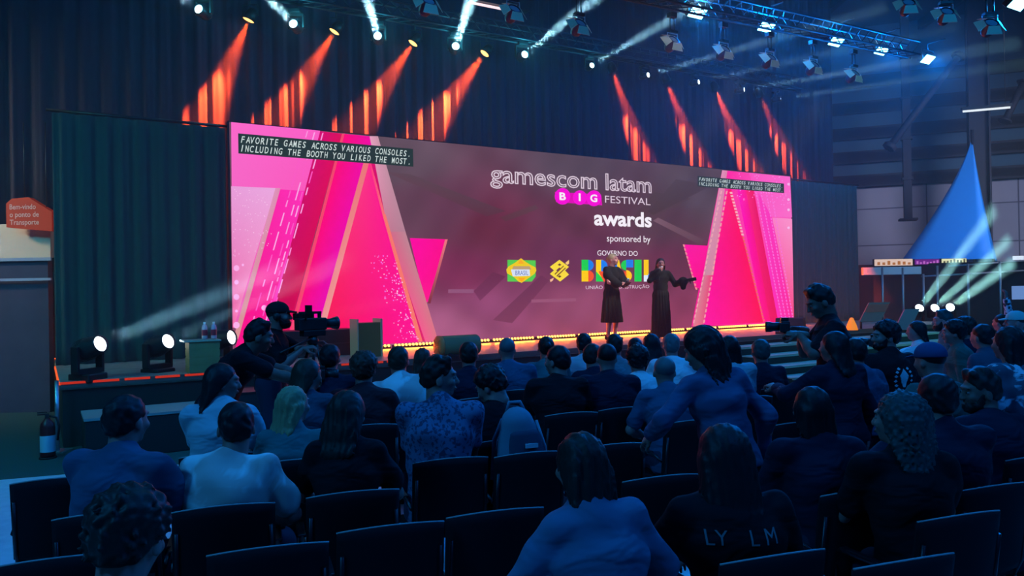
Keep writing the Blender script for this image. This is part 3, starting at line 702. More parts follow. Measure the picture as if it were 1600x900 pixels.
# blue wash lamps
BT = 0
BL = [(1090,20),(1198,42),(1307,65),(1378,79),(1450,93)]
nm = ['leftmost','second','middle','fourth','rightmost']
BLG = glow('blue_lens',(.25,.85,1.0),9,False)
for i,(px,py) in enumerate(BL):
    p = on_s(px,py,2.7); root = empty('blue_wash_lamp', p, TH, nm[i]+' of the five glowing blue wash lamps at upper right', 'stage light', 'blue wash lamps on the front truss')
    M_ = Matrix.Rotation(R(-38),4,'X')
    m = MB(); m.box(-.21,.21,-.13,.13,.005,.10,M_,bev=.01); m.build('housing', BLACK, root)
    m = MB(); m.box(-.19,.19,-.115,.115,-.004,.004,M_); m.build('lens_panel', BLG, root)
    m = MB(); m.tube([(-.24,0,0),(-.24,0,.25),(.24,0,.25),(.24,0,0)],.013,6); m.tube([(0,0,.25),(0,0,.40),(0,-.45,.40)],.02,6); m.build('bracket', METAL, root)
    q = Vector((p.x*.55, p.y*.35, 0))
    pl_ = bpy.data.lights.new('halo_light','POINT'); pl_.energy = 230; pl_.color = (0,.22,1.0); pl_.shadow_soft_size = .08  # extra point light added for the blue halo round each lamp
    po_ = bpy.data.objects.new('halo_light',pl_); C.objects.link(po_); po_.location = p+Vector((NX,NY,-.6)).normalized()*.22
    spot('blue_wash', p+Vector((NX,NY,-.6)).normalized()*.25, q, 900, (.0,.20,1.0), 75, .8, .12)
p = at(1594,4,11.5); root = empty('blue_wash_lamp', p, TH, 'glowing blue lamp cut by the top right corner of the view', 'stage light')
m = MB(); m.box(-.21,.21,-.13,.13,.005,.10,Matrix.Rotation(R(-38),4,'X'),bev=.01); m.build('housing', BLACK, root)
m = MB(); m.box(-.19,.19,-.115,.115,-.004,.004,Matrix.Rotation(R(-38),4,'X')); m.build('lens_panel', BLG, root)
spot('blue_wash', p+Vector((NX,NY,-.6)).normalized()*.25, (-1,5,0), 700, (.0,.22,1.0), 60, .8, .12)
# theatre spotlights with barn doors
HOUS = mat('spot_housing',(.03,.05,.09),.4,.5); DOOR = mat('barn_door',(.55,.52,.34),.5)
def theatre(px,py,d,lab,rz=0,sc=.82,on=False):
    p = at(px,py,d); root = empty('theatre_spotlight', p, TH+rz, lab, 'stage light','theatre spotlights on the trusses')
    T = Matrix.Scale(sc,4)@Matrix.Rotation(R(52),4,'X')
    m = MB(); m.lathe([(0,-.24),(.08,-.23),(.12,-.16),(.125,.05),(.135,.08),(.12,.08)],18,T); m.build('housing', HOUS, root)
    m = MB(); m.lathe([(0,.05),(.115,.06)],18,T); m.build('lens', mat('spot_glass',(.3,.35,.4),.15), root)
    m = MB()
    for a in (0,90,180,270):
        Q = T@Matrix.Rotation(R(a),4,'Z')@Matrix.Translation((0,.135,.08))@Matrix.Rotation(R(-38),4,'X')
        m.prism([(-.11,0),(.11,0),(.16,.17),(-.16,.17)],-.004,.004,Q)
    m.build('barn_doors', DOOR, root)
    m = MB(); m.tube([(-.15*sc,0,0),(-.15*sc,0,.2*sc),(.15*sc,0,.2*sc),(.15*sc,0,0)],.012*sc,6); m.build('yoke', STEEL, root)
    m = MB(); m.tube([(-.05,0,.2*sc),(-.05,0,.62*sc)],.014,6); m.tube([(.05,0,.2*sc),(.05,0,.62*sc)],.014,6); m.box(-.09,.09,-.05,.05,.2*sc,.26*sc); m.box(-.08,.08,-.05,.05,.56*sc,.66*sc); m.build('clamp', METAL, root)
    return root
TS = [(668,6,11.6,'theatre spotlight cut by the top edge, left of centre'),(802,18,12.6,'theatre spotlight hanging in front of the pink strip light'),(905,40,13.2,'theatre spotlight above and left of the blue lamps'),
 (1051,66,14.2,'theatre spotlight below the leftmost blue lamp'),(1131,80,14.9,'theatre spotlight between the first and second blue lamps'),(1203,93,15.5,'theatre spotlight right below the second blue lamp'),
 (1271,104,16.1,'theatre spotlight left below the middle blue lamp'),(1334,117,16.8,'theatre spotlight left below the fourth blue lamp')]
for a in TS: theatre(*a)
for a in ((1418,8,11.5,'theatre spotlight at the top edge, leftmost of the three at upper right'),(1478,22,11.3,'theatre spotlight, middle of the three at upper right'),(1547,40,11,'theatre spotlight, rightmost of the three at upper right')): theatre(*a, rz=-.6, sc=.7)
spot('door_fill', at(950,-60,9), at(1150,90,15), 420, (1,.92,.75), 50, .8, .2)  # unseen fill spot added to brighten the barn doors
# warm white key on the presenters, from the front truss
spot('key', S(7.5,6.5,7.2), at(957,430,15.4), 4200, (1,.93,.80), 8, .6, .1)
spot('key', S(10.5,6.5,7.2), at(1035,440,15.6), 4200, (1,.93,.80), 8, .6, .1)

# ------------------------------------------------------------------ things on the deck
WOOD = mat('pale_wood', (.34,.24,.10), .6, noise=(3,(.26,.18,.075),.3,.7))
p = on_z(317,581,SZ)
ws = empty('wooden_stand', (p.x,p.y,SZ), TH, 'pale plank wood stand with two bottles on the deck', 'stand')
m = MB(); m.box(-.19,.19,-.16,.16,.0,.42)
for k in range(4): m.box(-.196,.196,-.166,.166,.012+.105*k,.098+.105*k)
m.build('body', WOOD, ws)
m = MB(); m.box(-.26,.21,-.19,.19,.42,.445,bev=.005); m.build('top', mat('pale_top',(.40,.36,.26),.5), ws)
GL = mat('pink_lit_plastic',(.75,.45,.5),.1); RD = mat('red_label',(.55,.03,.05),.4)  # pink reflection on the plastic put into its colour
for i,px in enumerate((322,335)):
    q = at(px,525,(p.y)); q = Vector((p.x-.02+.11*i if i else p.x-.0, p.y, SZ+.446))
    q = Vector((ws.location.x,ws.location.y,0))+Vector((UX,UY,0))*(.03+.12*i)+Vector((0,0,SZ+.446))
    b = empty('bottle', q, 0, ['left bottle with red label on the wooden stand','right bottle with red label on the wooden stand'][i], 'bottle', 'bottles on the wooden stand')
    MB().lathe([(0,.0),(.036,.002),(.038,.02),(.038,.15),(.030,.185),(.014,.205),(.014,.225),(0,.225)],16).build('glass', GL, b)
    MB().lathe([(.0385,.05),(.0385,.13)],16).build('paper_label', RD, b)
    MB().lathe([(.016,.208),(.016,.235),(0,.235)],12).build('cap', mat('white_cap',(.7,.7,.7),.4), b)
# dark monitor cases hiding the screen's lower left corner
a = on_z(360,577,SZ)
o = empty('equipment_case', S(.02,1.0,SZ), TH, 'low black equipment case hiding the lower left corner of the screen', 'case')
m = MB(); m.box(0,1.75,-.25,.25,0,.44,bev=.012); m.build('body', BLACK, o)
m = MB(); m.box(.02,1.73,-.262,-.25,.20,.215); m.box(.7,.95,-.27,-.25,.26,.30); m.build('metal_edge', METAL, o)
# glass pedestal behind the camera operators
p = S(1.75,1.75,SZ)
o = empty('display_pedestal', p, TH, 'brownish glass pedestal lit amber behind the video camera', 'pedestal')
m = MB(); m.box(-.21,.21,-.16,.16,0,.56,bev=.01); m.build('body', mat('amber_glass',(.16,.12,.04),.2), o)
m = MB(); m.box(.185,.215,-.18,.18,0,.62); m.box(-.215,-.195,-.18,.18,0,.62); m.build('side_panel', mat('pale_panel',(.5,.42,.24),.4), o)
# stage drum shaped object with orange lit end
p = on_z(715,556,SZ)
dr = empty('roll', (p.x,p.y,SZ+.17), TH, 'olive green horizontal drum with orange lit end on the deck', 'drum')
M_ = Matrix.Rotation(R(90),4,'Y'); m = MB(); m.lathe([(0,-.30),(.155,-.30),(.165,-.28),(.165,.34),(.155,.36),(0,.36)],28,M_)
m.build('drum_shell', mat('olive_shell',(.16,.17,.08),.5), dr)
m = MB(); m.lathe([(0,-.37),(.13,-.37),(.17,-.35),(.17,-.30),(.0,-.30)],24,M_)
for k in range(8):
    m.tube([(-.372,.0,.0),(-.372,.14*math.cos(k*math.pi/4),.14*math.sin(k*math.pi/4))],.008,4)
m.build('end_cap', mat('orange_lit_cap',(.85,.20,.05),.5), dr)  # orange light falling on the end is painted into its colour
m = MB(); m.box(-.25,.3,-.14,.14,-.17,-.13); m.box(-.22,-.16,-.12,.12,-.14,-.08); m.box(.2,.26,-.12,.12,-.14,-.08); m.build('cradle', BLACK, dr)
# floor monitor wedge
p = on_z(1236,521,SZ)
o = empty('floor_monitor', (p.x,p.y,SZ), TH+.5, 'dark wedge floor monitor on the deck beside the standing photographer', 'speaker')
m = MB(); m.prism([(-.26,0),(.26,0),(.26,.12),(.08,.34),(-.2,.34),(-.26,.2)],-.28,.28, Matrix.Rotation(R(90),4,'X')@Matrix.Rotation(0,4,'Z')); m.build('cabinet', mat('monitor_black',(.05,.02,.02),.6), o)
m = MB(); m.prism([(.085,.335),(.255,.125),(.265,.13),(.095,.345)],-.25,.25, Matrix.Rotation(R(90),4,'X')); m.build('grille', METAL, o)
# orange glowing cone shaped lamp
p = on_z(1331,517,SZ)
o = empty('cone_lamp', (p.x,p.y,SZ), 0, 'small orange glowing cone on the stage right of the photographer', 'lamp')
MB().lathe([(.17,0),(.17,.02),(0,.02)],20).build('base', BLACK, o)
MB().lathe([(.135,.02),(.10,.14),(.035,.29),(0,.30)],20).build('cone', mat('orange_cone',(.9,.25,.02),.5,emit=(1,.22,.01),es=.8), o)
# slanted boards beside the steps
def board(px0,px1,pyb,pyt,d,lab,red):
    a = at(px0,pyb,d); w = .62 if red else .42
    o = empty('slanted_board', (a.x,a.y,max(a.z,SZ+.03)), TH-.25, lab, 'board')
    M_ = Matrix.Rotation(R(-42),4,'Y')@Matrix.Rotation(0,4,'X')
    sl_ = Matrix.Rotation(R(35),4,'X')
    m = MB(); m.prism([(0,0),(w,0),(w+.42,.46),(.42,.46)],-.02,.02, Matrix.Rotation(R(72),4,'X')); m.build('panel', mat('board_grey' if red else 'board_pale',(.16,.13,.11) if red else (.24,.18,.2),.6), o)
    if red:
        m = MB(); m.prism([(.2,.22),(w+.2,.22),(w+.37,.41),(.37,.41)],.021,.026, Matrix.Rotation(R(72),4,'X')); m.build('red_band', mat('red_band',(.42,.09,.06),.6), o)
    m = MB(); gz = max(a.z,SZ+.03)-SZ; m.tube([(.1,.05,-gz+.002),(.1,.05,.05)],.03,6); m.tube([(w+.2,.15,-gz+.002),(w+.2,.15,.3)],.03,6); m.build('support', METAL, o)
board(1342,1372,503,478,18.0,'slanted board with a red band right of the stage curtain',True)
board(1397,1410,516,490,16.6,'smaller pinkish slanted board right of the red banded one',False)

# ================================================================== BODY MODELLER (smooth union of tapered limbs, meshed by surface nets)
V3 = lambda *a: np.array(a, dtype=float)
def _norm(v): return v/(np.linalg.norm(v)+1e-12)
def cap(a,ra,b,rb,k=.02): return ('c',V3(*a),V3(*b),ra,rb,k,None,1)
def ell(c,r,k=.02,Rm=None): return ('e',V3(*c),V3(*r),0,0,k,Rm,1)
def slab(a,ra,b,rb,k=.03,Rm=None): return ('s',V3(*a),V3(*b),ra,rb,k,Rm,1)   # elliptical section limb: ra, rb = (rx, ry) in the frame Rm
def eval_sdf(prims, lo, n, vox):
    D = np.full(n, .3, dtype=np.float32)
    for kd,a,b,ra,rb,k,Rm,_ in prims:
        if kd == 'c': r = max(ra,rb); bl, bh = np.minimum(a,b)-r, np.maximum(a,b)+r
        elif kd == 'e': r = max(b); bl, bh = a-r, a+r
        else: r = max(max(ra),max(rb)); bl, bh = np.minimum(a,b)-r, np.maximum(a,b)+r
        m = k+2.2*vox
        i0 = np.maximum(((bl-m-lo)/vox).astype(int),0); i1 = np.minimum(((bh+m-lo)/vox).astype(int)+2,n)
        if np.any(i1 <= i0): continue
        gx = (lo[0]+vox*np.arange(i0[0],i1[0]))[:,None,None]; gy = (lo[1]+vox*np.arange(i0[1],i1[1]))[None,:,None]; gz = (lo[2]+vox*np.arange(i0[2],i1[2]))[None,None,:]
        if kd == 'e':
            x,y,z = gx-a[0], gy-a[1], gz-a[2]
            if Rm is not None: x,y,z = (x*Rm[0,j]+y*Rm[1,j]+z*Rm[2,j] for j in range(3))
            k0 = np.sqrt((x/b[0])**2+(y/b[1])**2+(z/b[2])**2); k1 = np.sqrt((x/b[0]**2)**2+(y/b[1]**2)**2+(z/b[2]**2)**2)+1e-9
            d = k0*(k0-1)/k1
        else:
            ba = b-a; L2 = ba.dot(ba)+1e-12
            x,y,z = gx-a[0], gy-a[1], gz-a[2]
            h = np.clip((x*ba[0]+y*ba[1]+z*ba[2])/L2,0,1)
            x,y,z = x-h*ba[0], y-h*ba[1], z-h*ba[2]
            if kd == 'c': d = np.sqrt(x*x+y*y+z*z)-(ra+(rb-ra)*h)
            else:
                if Rm is not None: x,y,z = (x*Rm[0,j]+y*Rm[1,j]+z*Rm[2,j] for j in range(3))
                rx = ra[0]+(rb[0]-ra[0])*h; ry = ra[1]+(rb[1]-ra[1])*h
                rz = np.minimum(rx,ry)
                d = (np.sqrt((x/rx)**2+(y/ry)**2+(z/rz)**2)-1)*rz
        s = (slice(i0[0],i1[0]),slice(i0[1],i1[1]),slice(i0[2],i1[2]))
        o = D[s]; hh = np.maximum(k-np.abs(o-d),0)/k; D[s] = np.minimum(o,d)-hh*hh*k*.25
    return D
def nets(D, lo, vox):
    Sg = D < 0; nx,ny,nz = D.shape
    c = np.zeros((nx-1,ny-1,nz-1),dtype=np.int8)
    for i in (0,1):
        for j in (0,1):
            for k in (0,1): c += Sg[i:nx-1+i,j:ny-1+j,k:nz-1+k]
    act = (c > 0) & (c < 8); idx = np.argwhere(act)
    if len(idx) == 0: return np.zeros((0,3)), []
    ids = -np.ones(act.shape,dtype=np.int64); ids[act] = np.arange(len(idx))
    acc = np.zeros((len(idx),3)); cnt = np.zeros(len(idx))
    for ax in range(3):
        o1 = [a for a in range(3) if a != ax]
        for p in (0,1):
            for q in (0,1):
                s = np.zeros(3,int); s[o1[0]] = p; s[o1[1]] = q; e = s.copy(); e[ax] = 1
                A = idx+s; B = idx+e; da = D[A[:,0],A[:,1],A[:,2]]; db = D[B[:,0],B[:,1],B[:,2]]
                m = (da < 0) != (db < 0); t = np.where(m, da/(da-db+1e-12), 0)
                P = np.tile(s.astype(float),(len(idx),1)); P[:,ax] = t
                acc[m] += P[m]; cnt[m] += 1
    V = lo+vox*(idx+acc/np.maximum(cnt,1)[:,None]); Fs = []
    for ax in range(3):
        b,c_ = (ax+1)%3,(ax+2)%3
        sl0 = [slice(None)]*3; sl1 = [slice(None)]*3; sl0[ax] = slice(0,-1); sl1[ax] = slice(1,None)
        a0 = Sg[tuple(sl0)]; a1 = Sg[tuple(sl1)]; E = np.argwhere(a0 != a1)
        ok = (E[:,b] > 0)&(E[:,c_] > 0)&(E[:,b] < D.shape[b]-1)&(E[:,c_] < D.shape[c_]-1); E = E[ok]
        fl = a0[E[:,0],E[:,1],E[:,2]]
        q = []
        for db,dc in ((0,0),(1,0),(1,1),(0,1)):
            X = E.copy(); X[:,b] -= 1-db; X[:,c_] -= 1-dc; q.append(ids[X[:,0],X[:,1],X[:,2]])
        Q = np.stack(q,1); Q[~fl] = Q[~fl][:,::-1]
        Q = Q[(Q >= 0).all(1)]; Fs.append(Q)
    return V, np.concatenate(Fs)
def sculpt(prims, vox, cuts=(), disp=None, band=.05):
    lo = np.min([ (np.minimum(p[1],p[2])-max(np.max(p[3]),np.max(p[4])) if p[0]!='e' else p[1]-max(p[2])) for p in prims],axis=0)-3*vox
    hi = np.max([ (np.maximum(p[1],p[2])+max(np.max(p[3]),np.max(p[4])) if p[0]!='e' else p[1]+max(p[2])) for p in prims],axis=0)+3*vox
    n = np.ceil((hi-lo)/vox).astype(int)+1
    D = eval_sdf(prims,lo,n,vox)
    if disp is not None or cuts:
        I = np.argwhere(np.abs(D) < band); P = lo+vox*I
        if disp is not None: D[I[:,0],I[:,1],I[:,2]] += disp(P)
        if cuts:
            G = np.stack(np.meshgrid(*[lo[j]+vox*np.arange(n[j]) for j in range(3)],indexing='ij'),-1)
            for nn,pp in cuts: D = np.maximum(D, ((G-V3(*pp))@_norm(V3(*nn))).astype(np.float32))
    V,Q = nets(D,lo,vox)
    return V,Q
def np_mesh(name, parts, m, parent, smooth_it=1):
    Vs, Qs, n = [], [], 0
    for V,Q in parts:
        if len(V) == 0: continue
        Vs.append(V); Qs.append(np.asarray(Q)+n); n += len(V)
    V = np.concatenate(Vs); Q = np.concatenate(Qs)
    me = bpy.data.meshes.new(name); me.vertices.add(len(V)); me.vertices.foreach_set('co', V.astype(np.float32).ravel())
    me.loops.add(Q.size); me.loops.foreach_set('vertex_index', Q.astype(np.int32).ravel())
    me.polygons.add(len(Q)); me.polygons.foreach_set('loop_start', np.arange(0,Q.size,4,dtype=np.int32))
    me.update(calc_edges=True); me.validate(); me.polygons.foreach_set('use_smooth', np.ones(len(me.polygons),dtype=bool))
    me.materials.append(m); o = bpy.data.objects.new(name,me); C.objects.link(o)
    if parent: o.parent = parent
    return o
def rotm(yaw=0,pitch=0,roll=0):                             # head frame: x right, y forward, z up; pitch + looks down
    y,p,r = R(yaw),R(-pitch),R(roll)
    Z = np.array([[math.cos(y),-math.sin(y),0],[math.sin(y),math.cos(y),0],[0,0,1]])
    X = np.array([[1,0,0],[0,math.cos(p),-math.sin(p)],[0,math.sin(p),math.cos(p)]])
    Yr = np.array([[math.cos(r),0,math.sin(r)],[0,1,0],[-math.sin(r),0,math.cos(r)]])
    return Z@X@Yr
def xf(prims, Rm, t, s=1):
    o = []
    for kd,a,b,ra,rb,k,M_,_ in prims:
        M2 = Rm if M_ is None else Rm@M_
        if kd == 'e': o.append((kd,Rm@a*s+t,b*s,0,0,k*s,M2,1))
        elif kd == 'c': o.append((kd,Rm@a*s+t,Rm@b*s+t,ra*s,rb*s,k*s,None,1))
        else: o.append((kd,Rm@a*s+t,Rm@b*s+t,tuple(x*s for x in ra),tuple(x*s for x in rb),k*s,M2,1))
    return o
# hands: wrist at the origin, fingers along +y, back of the hand +z, thumb at +x
_hands = {}
def hand(curl, side, spread=0):
    key = (round(curl,2),side,spread)
    if key in _hands: return _hands[key]
    P = [slab((0,-.01,0),(.027,.020),(0,.03,0),(.036,.016),.01), slab((0,.03,0),(.038,.015),(-.001,.082,0),(.040,.013),.01), cap((0,-.05,0),.026,(0,0,0),.026,.01)]
    for x,l,r in ((.031,.070,.0088),(.0105,.080,.0092),(-.0105,.074,.0088),(-.031,.058,.0078)):
        p = V3(x,.084,0); a = .15+curl*.5; sx = x*spread
        for j,f in enumerate((.44,.32,.24)):
            q = p+l*1.05*f*V3(sx*3,math.cos(a),-math.sin(a)); P.append(cap(p,r*(1-.08*j),q,r*(.94-.1*j),.004)); p = q; a += curl*(.95 if j == 0 else .7)
    p = V3(.024,.022,-.006); q = p+V3(.026,.030,-.012-.012*curl); w = q+V3(.010-.016*curl,.026,-.008-.012*curl); e = w+V3(-.004-.012*curl,.022,-.004-.006*curl)
    P += [cap(p,.0145,q,.0115,.01), cap(q,.0112,w,.0102,.005), cap(w,.010,e,.0085,.004)]
    V,Q = sculpt(P,.0048)
    if side < 0: V = V*V3(-1,1,1); Q = np.asarray(Q)[:,::-1]
    _hands[key] = (V,Q); return V,Q
def place_hand(curl, side, wrist, dirv, back, s=1):
    V,Q = hand(curl,side); y = _norm(V3(*dirv)); z = V3(*back); z = _norm(z-y*z.dot(y)); x = np.cross(y,z)
    M_ = np.stack([x,y,z],1); return (V*s)@M_.T+V3(*wrist), Q
def ik(a, b, l1, l2, pole):
    d = b-a; L = np.linalg.norm(d)
    if L > (l1+l2)*.995: b = a+d/L*(l1+l2)*.995; d = b-a; L = np.linalg.norm(d)
    u = d/L; c = (l1*l1-l2*l2+L*L)/(2*L); h = math.sqrt(max(l1*l1-c*c,1e-6)); p = V3(*pole); p = _norm(p-u*p.dot(u))
    return a+u*c+p*h, b
HEAD = [ell((0,-.012,.022),(.077,.096,.094),.02), ell((0,.030,-.030),(.058,.062,.072),.03), ell((0,.052,-.088),(.030,.030,.022),.02),
        cap((0,.086,.018),.008,(0,.108,-.022),.0115,.012), ell((0,.103,-.028),(.017,.012,.010),.008), ell((0,.078,.034),(.050,.020,.011),.014),
        ell((.040,.066,-.022),(.022,.020,.018),.02), ell((-.040,.066,-.022),(.022,.020,.018),.02),
        ell((0,.090,-.055),(.023,.010,.006),.006), ell((0,.088,-.066),(.020,.010,.006),.006),
        ell((.079,-.008,-.012),(.011,.020,.031),.006,rotm(0,0,-8)), ell((-.079,-.008,-.012),(.011,.020,.031),.006,rotm(0,0,8)),
        cap((0,-.02,-.04),.058,(0,-.03,-.12),.052,.03)]
HAIR = {}
def strands(fr, amp, seed=0):
    ph = seed*1.7
    def f(P):
        a = np.arctan2(P[:,0],P[:,1]); 
        return amp*(np.sin(P[:,0]*fr+1.7*np.sin(P[:,2]*14+ph)+ph)*.6+np.sin(P[:,0]*fr*2.3+P[:,1]*fr*1.2+2*np.sin(P[:,2]*9))*.5)
    return f
def curls(amp,fr=110):
    def f(P): return amp*(np.sin(P[:,0]*fr+2*np.sin(P[:,2]*fr*.4))*np.sin(P[:,1]*fr*.9+1)*np.sin(P[:,2]*fr*.8))*1.6
    return f
def hair_prims(style):
    top = [ell((0,-.022,.034),(.086,.100,.095),.02)]
    cutF = [((0,.78,-.62),(0,.052,.042))]
    if style == 'short': return top+[ell((0,-.06,-.01),(.076,.062,.066),.02)], cutF+[((0,0,-1),(0,0,-.068))], curls(.004,90)
    if style == 'quiff': return top+[ell((0,-.06,-.01),(.072,.060,.062),.02), cap((-.035,.038,.106),.026,(.040,.038,.108),.028,.03), cap((-.03,-.03,.118),.028,(.035,-.02,.120),.028,.03)], cutF+[((0,0,-1),(0,0,-.06))], curls(.005,80)
    if style == 'bald': return None
    if style == 'fade': return [ell((0,-.022,.036),(.080,.098,.086),.02)], cutF+[((0,0,-1),(0,0,-.02))], None
    if style == 'bob': return top+[slab((.062,-.02,.0),(.034,.060),(.082,-.01,-.125),(.032,.055),.03),slab((-.062,-.02,.0),(.034,.060),(-.082,-.01,-.125),(.032,.055),.03),slab((0,-.07,0),(.082,.045),(0,-.075,-.14),(.102,.045),.03)], cutF, strands(170,.003)
    if style == 'long': return [ell((0,-.024,.034),(.093,.104,.098),.02)]+[slab((0,-.066,.0),(.094,.055),(0,-.115,-.20),(.118,.046),.03),slab((0,-.115,-.20),(.118,.046),(0,-.15,-.40),(.088,.028),.03),slab((.064,-.02,.0),(.026,.050),(.094,-.03,-.16),(.036,.048),.03),slab((-.064,-.02,.0),(.026,.050),(-.094,-.03,-.16),(.036,.048),.03)], cutF, strands(190,.0035)
    if style == 'medium': return top+[slab((0,-.066,.0),(.080,.048),(0,-.095,-.17),(.100,.042),.03),slab((0,-.095,-.17),(.10,.042),(0,-.10,-.25),(.085,.03),.03),slab((.064,-.02,.0),(.026,.050),(.082,-.03,-.15),(.028,.045),.03),slab((-.064,-.02,.0),(.026,.050),(-.082,-.03,-.15),(.028,.045),.03)], cutF, strands(150,.006,2)
    if style == 'curly': return [ell((0,-.03,.040),(.112,.112,.100),.03),slab((.075,-.03,.0),(.052,.062),(.105,-.05,-.20),(.060,.060),.04),slab((-.075,-.03,.0),(.052,.062),(-.105,-.05,-.20),(.060,.060),.04),slab((0,-.09,0),(.10,.055),(0,-.13,-.30),(.13,.055),.04),slab((.08,-.11,-.2),(.07,.045),(.11,-.12,-.46),(.045,.03),.04)], [((0,.85,-.5),(0,.062,.05))], curls(.0075,150)
    if style == 'puffy': return [ell((0,-.02,.05),(.104,.112,.098),.03),ell((0,-.06,-.005),(.085,.068,.066),.02)], [((0,.80,-.60),(0,.060,.045)),((0,0,-1),(0,0,-.065))], curls(.009,120)
    if style == 'bun': return top+[ell((0,-.065,-.005),(.070,.055,.060),.02),ell((0,-.115,.035),(.042,.040,.040),.015)], cutF+[((0,0,-1),(0,0,-.062))], strands(160,.002)
    if style == 'ponytail': return top+[ell((0,-.065,-.005),(.072,.056,.060),.02),cap((0,-.10,.035),.026,(0,-.15,-.02),.034,.02),cap((0,-.15,-.02),.034,(.01,-.14,-.26),.018,.03)], cutF, strands(160,.003)
HC = {'black':(.006,.006,.008),'dark':(.013,.010,.009),'brown':(.035,.019,.012),'auburn':(.075,.022,.015),'blond':(.30,.21,.11),'grey':(.10,.10,.105),'teal_lit_dark':(.018,.042,.042)}  # the teal tone puts teal light on dark hair into its colour
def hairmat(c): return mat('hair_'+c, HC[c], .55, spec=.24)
SKINS = [(.34,.12,.10),(.24,.085,.065),(.38,.14,.12),(.13,.05,.035)]
def skinmat(i): return mat('skin_%d'%i, SKINS[i], .55, spec=.3)
EYEW = mat('eye_white',(.16,.15,.15),.3); IRIS = mat('iris',(.015,.01,.008),.2)
def folds(amp=.004, fr=26, seed=0, bias=-.003):
    s = seed*2.1
    def f(P): return amp*(np.sin(P[:,2]*fr+5*P[:,0]+2.2*np.sin(P[:,0]*9+s)+s)*.6+np.sin(P[:,2]*fr*.6-P[:,0]*22+s*2)*.55+np.sin(P[:,2]*fr*1.9+P[:,1]*25)*.25)+bias
    return f
NP = [0]
def person(label, px, py, d, yaw=0, pose='sit', head=(0,0), hair='short', hc='dark', skin=0, top='shirt_navy', sleeve='short', bottom=None, lean=6, side=0,
           arms=None, build=1.0, vox=None, tall=None, cap_hat=None, beard=None, face=False, glasses=False, dress=None, group='people in the audience', z0=0, curl=.5, hoodie=False, base_yaw=None, frame=None, fem=False, open_hands=None, hands=True, pockets=None, hem=None, mask=None, hair_s=1.0):
    """a seated or standing person whose crown is seen at (px,py), d metres deep; arms: per side (wrist xyz, pole xyz, finger dir, back of hand)"""
    NP[0] += 1; sd = NP[0]
    P = at(px,py,d); Z = (tall or P.z)-z0
    if vox is None: vox = .0115 if d < 4.6 else (.014 if d < 6.8 else .018)
    ba = TH if base_yaw is None else R(base_yaw); face_a = ba+R(yaw)
    bw = build*(.93 if fem else 1.0)
    hy,hp = head[0],head[1]; Hr = rotm(hy,hp,head[2] if len(head) > 2 else 0)
    sit = pose == 'sit'
    k = 1.0; ts_ = 1.0
    for _ in range(3):
        if sit: hipz, legk, torso = .56, 1.0, .485*ts_
        else: hipz, legk, torso = .935*k, k, .495*k
        ln, sdn = R(lean), R(side)
        up = _norm(V3(math.sin(sdn), math.sin(ln), math.cos(ln)*math.cos(sdn)))
        hip = V3(0,(-.06 if sit else 0),hipz); waist = hip+up*torso*.30; up2 = _norm(up+V3(0,.10 if sit else 0.04,0)); chest = hip+up*torso*.68+up2*0; neck = chest+up2*torso*.34
        hs = (1.0 if sit else k)*(.97 if fem else 1.02)
        nup = _norm(up2+V3(0,.35*math.sin(R(hp)) ,0)); hc_ = neck+_norm(nup+V3(0,.18,0))*.135*hs
        crown = hc_+Hr@V3(0,-.012,.116)*hs
        err = Z-crown[2]
        if sit: ts_ *= (1+err/.75)
        else: k *= Z/crown[2]
        ts_ = min(max(ts_,.80),1.30)
    s = 1.0 if sit else k
    # root below the body so that the crown falls on its place
    cr = Matrix.Rotation(face_a,3,'Z')@Vector(crown.tolist()); root = empty('person', (P.x-cr.x, P.y-cr.y, z0), face_a, label, 'person', group)
    sh = .172*bw*s; sx = _norm(np.cross(up2, V3(0,1,0)))*-1; sx = V3(1,0,0)-up2*up2[0]; sx = _norm(sx)
    shc = neck-up2*.075*s
    SHL = {1: shc+sx*sh, -1: shc-sx*sh}
    TR = np.stack([sx, np.cross(up2,sx), up2],1)
    l1,l2 = .275*s, .255*s
    J = {}
    A = arms or {}
    for q in (1,-1):
        if q in A: w,pole,fd,bk = A[q]
        elif sit: w,pole,fd,bk = (q*.13,.30,.665),(q*1.0,-.6,-.4),(-q*.35,1,-.25),(q*.1,.2,1)
        else: w,pole,fd,bk = (q*.27,.05,.80*k),(q*.3,-1,0),(0,.15,-1),(q*1,0,0)
        w = V3(*w)
        e,w = ik(SHL[q],w,l1,l2,pole); J[q] = (SHL[q],e,w,fd,bk)
    L = {}
    for q in (1,-1):
        h = hip+V3(q*.088*bw*s,0,0)
        if sit: kn, an = V3(q*.13,.40,.515), V3(q*.135,.41,.085)
        else: kn, an = V3(q*.10*s,.03*s,.50*k), V3(q*.105*s,-.02*s,.085*k)
        L[q] = (h,kn,an)
    # skin: one continuous body
    hw,cw,ww = (.150*bw*s,.158*bw*s,(.118 if fem else .135)*bw*s)
    dep = .096*bw*s
    def torso_p(g=0,k_=.05):
        return [slab(hip-V3(0,0,.02),(hw+g,dep+.012+g),waist,(ww+g,dep-.004+g),k_,TR), slab(waist,(ww+g,dep-.004+g),chest,(cw+g,dep+.012+g),k_,TR),
                slab(chest,(cw+g,dep+.008+g),shc-up2*.035*s,(cw-.03+g,dep-.022+g),k_,TR), cap(shc+up2*.012*s,.058*s+g,shc-sx*sh*.93,.040*s+g,.035), cap(shc+up2*.012*s,.058*s+g,shc+sx*sh*.93,.040*s+g,.035), cap(shc,.070*s+g,neck+up2*.01,.052*s+g,.04)]
    B = torso_p(-.012)
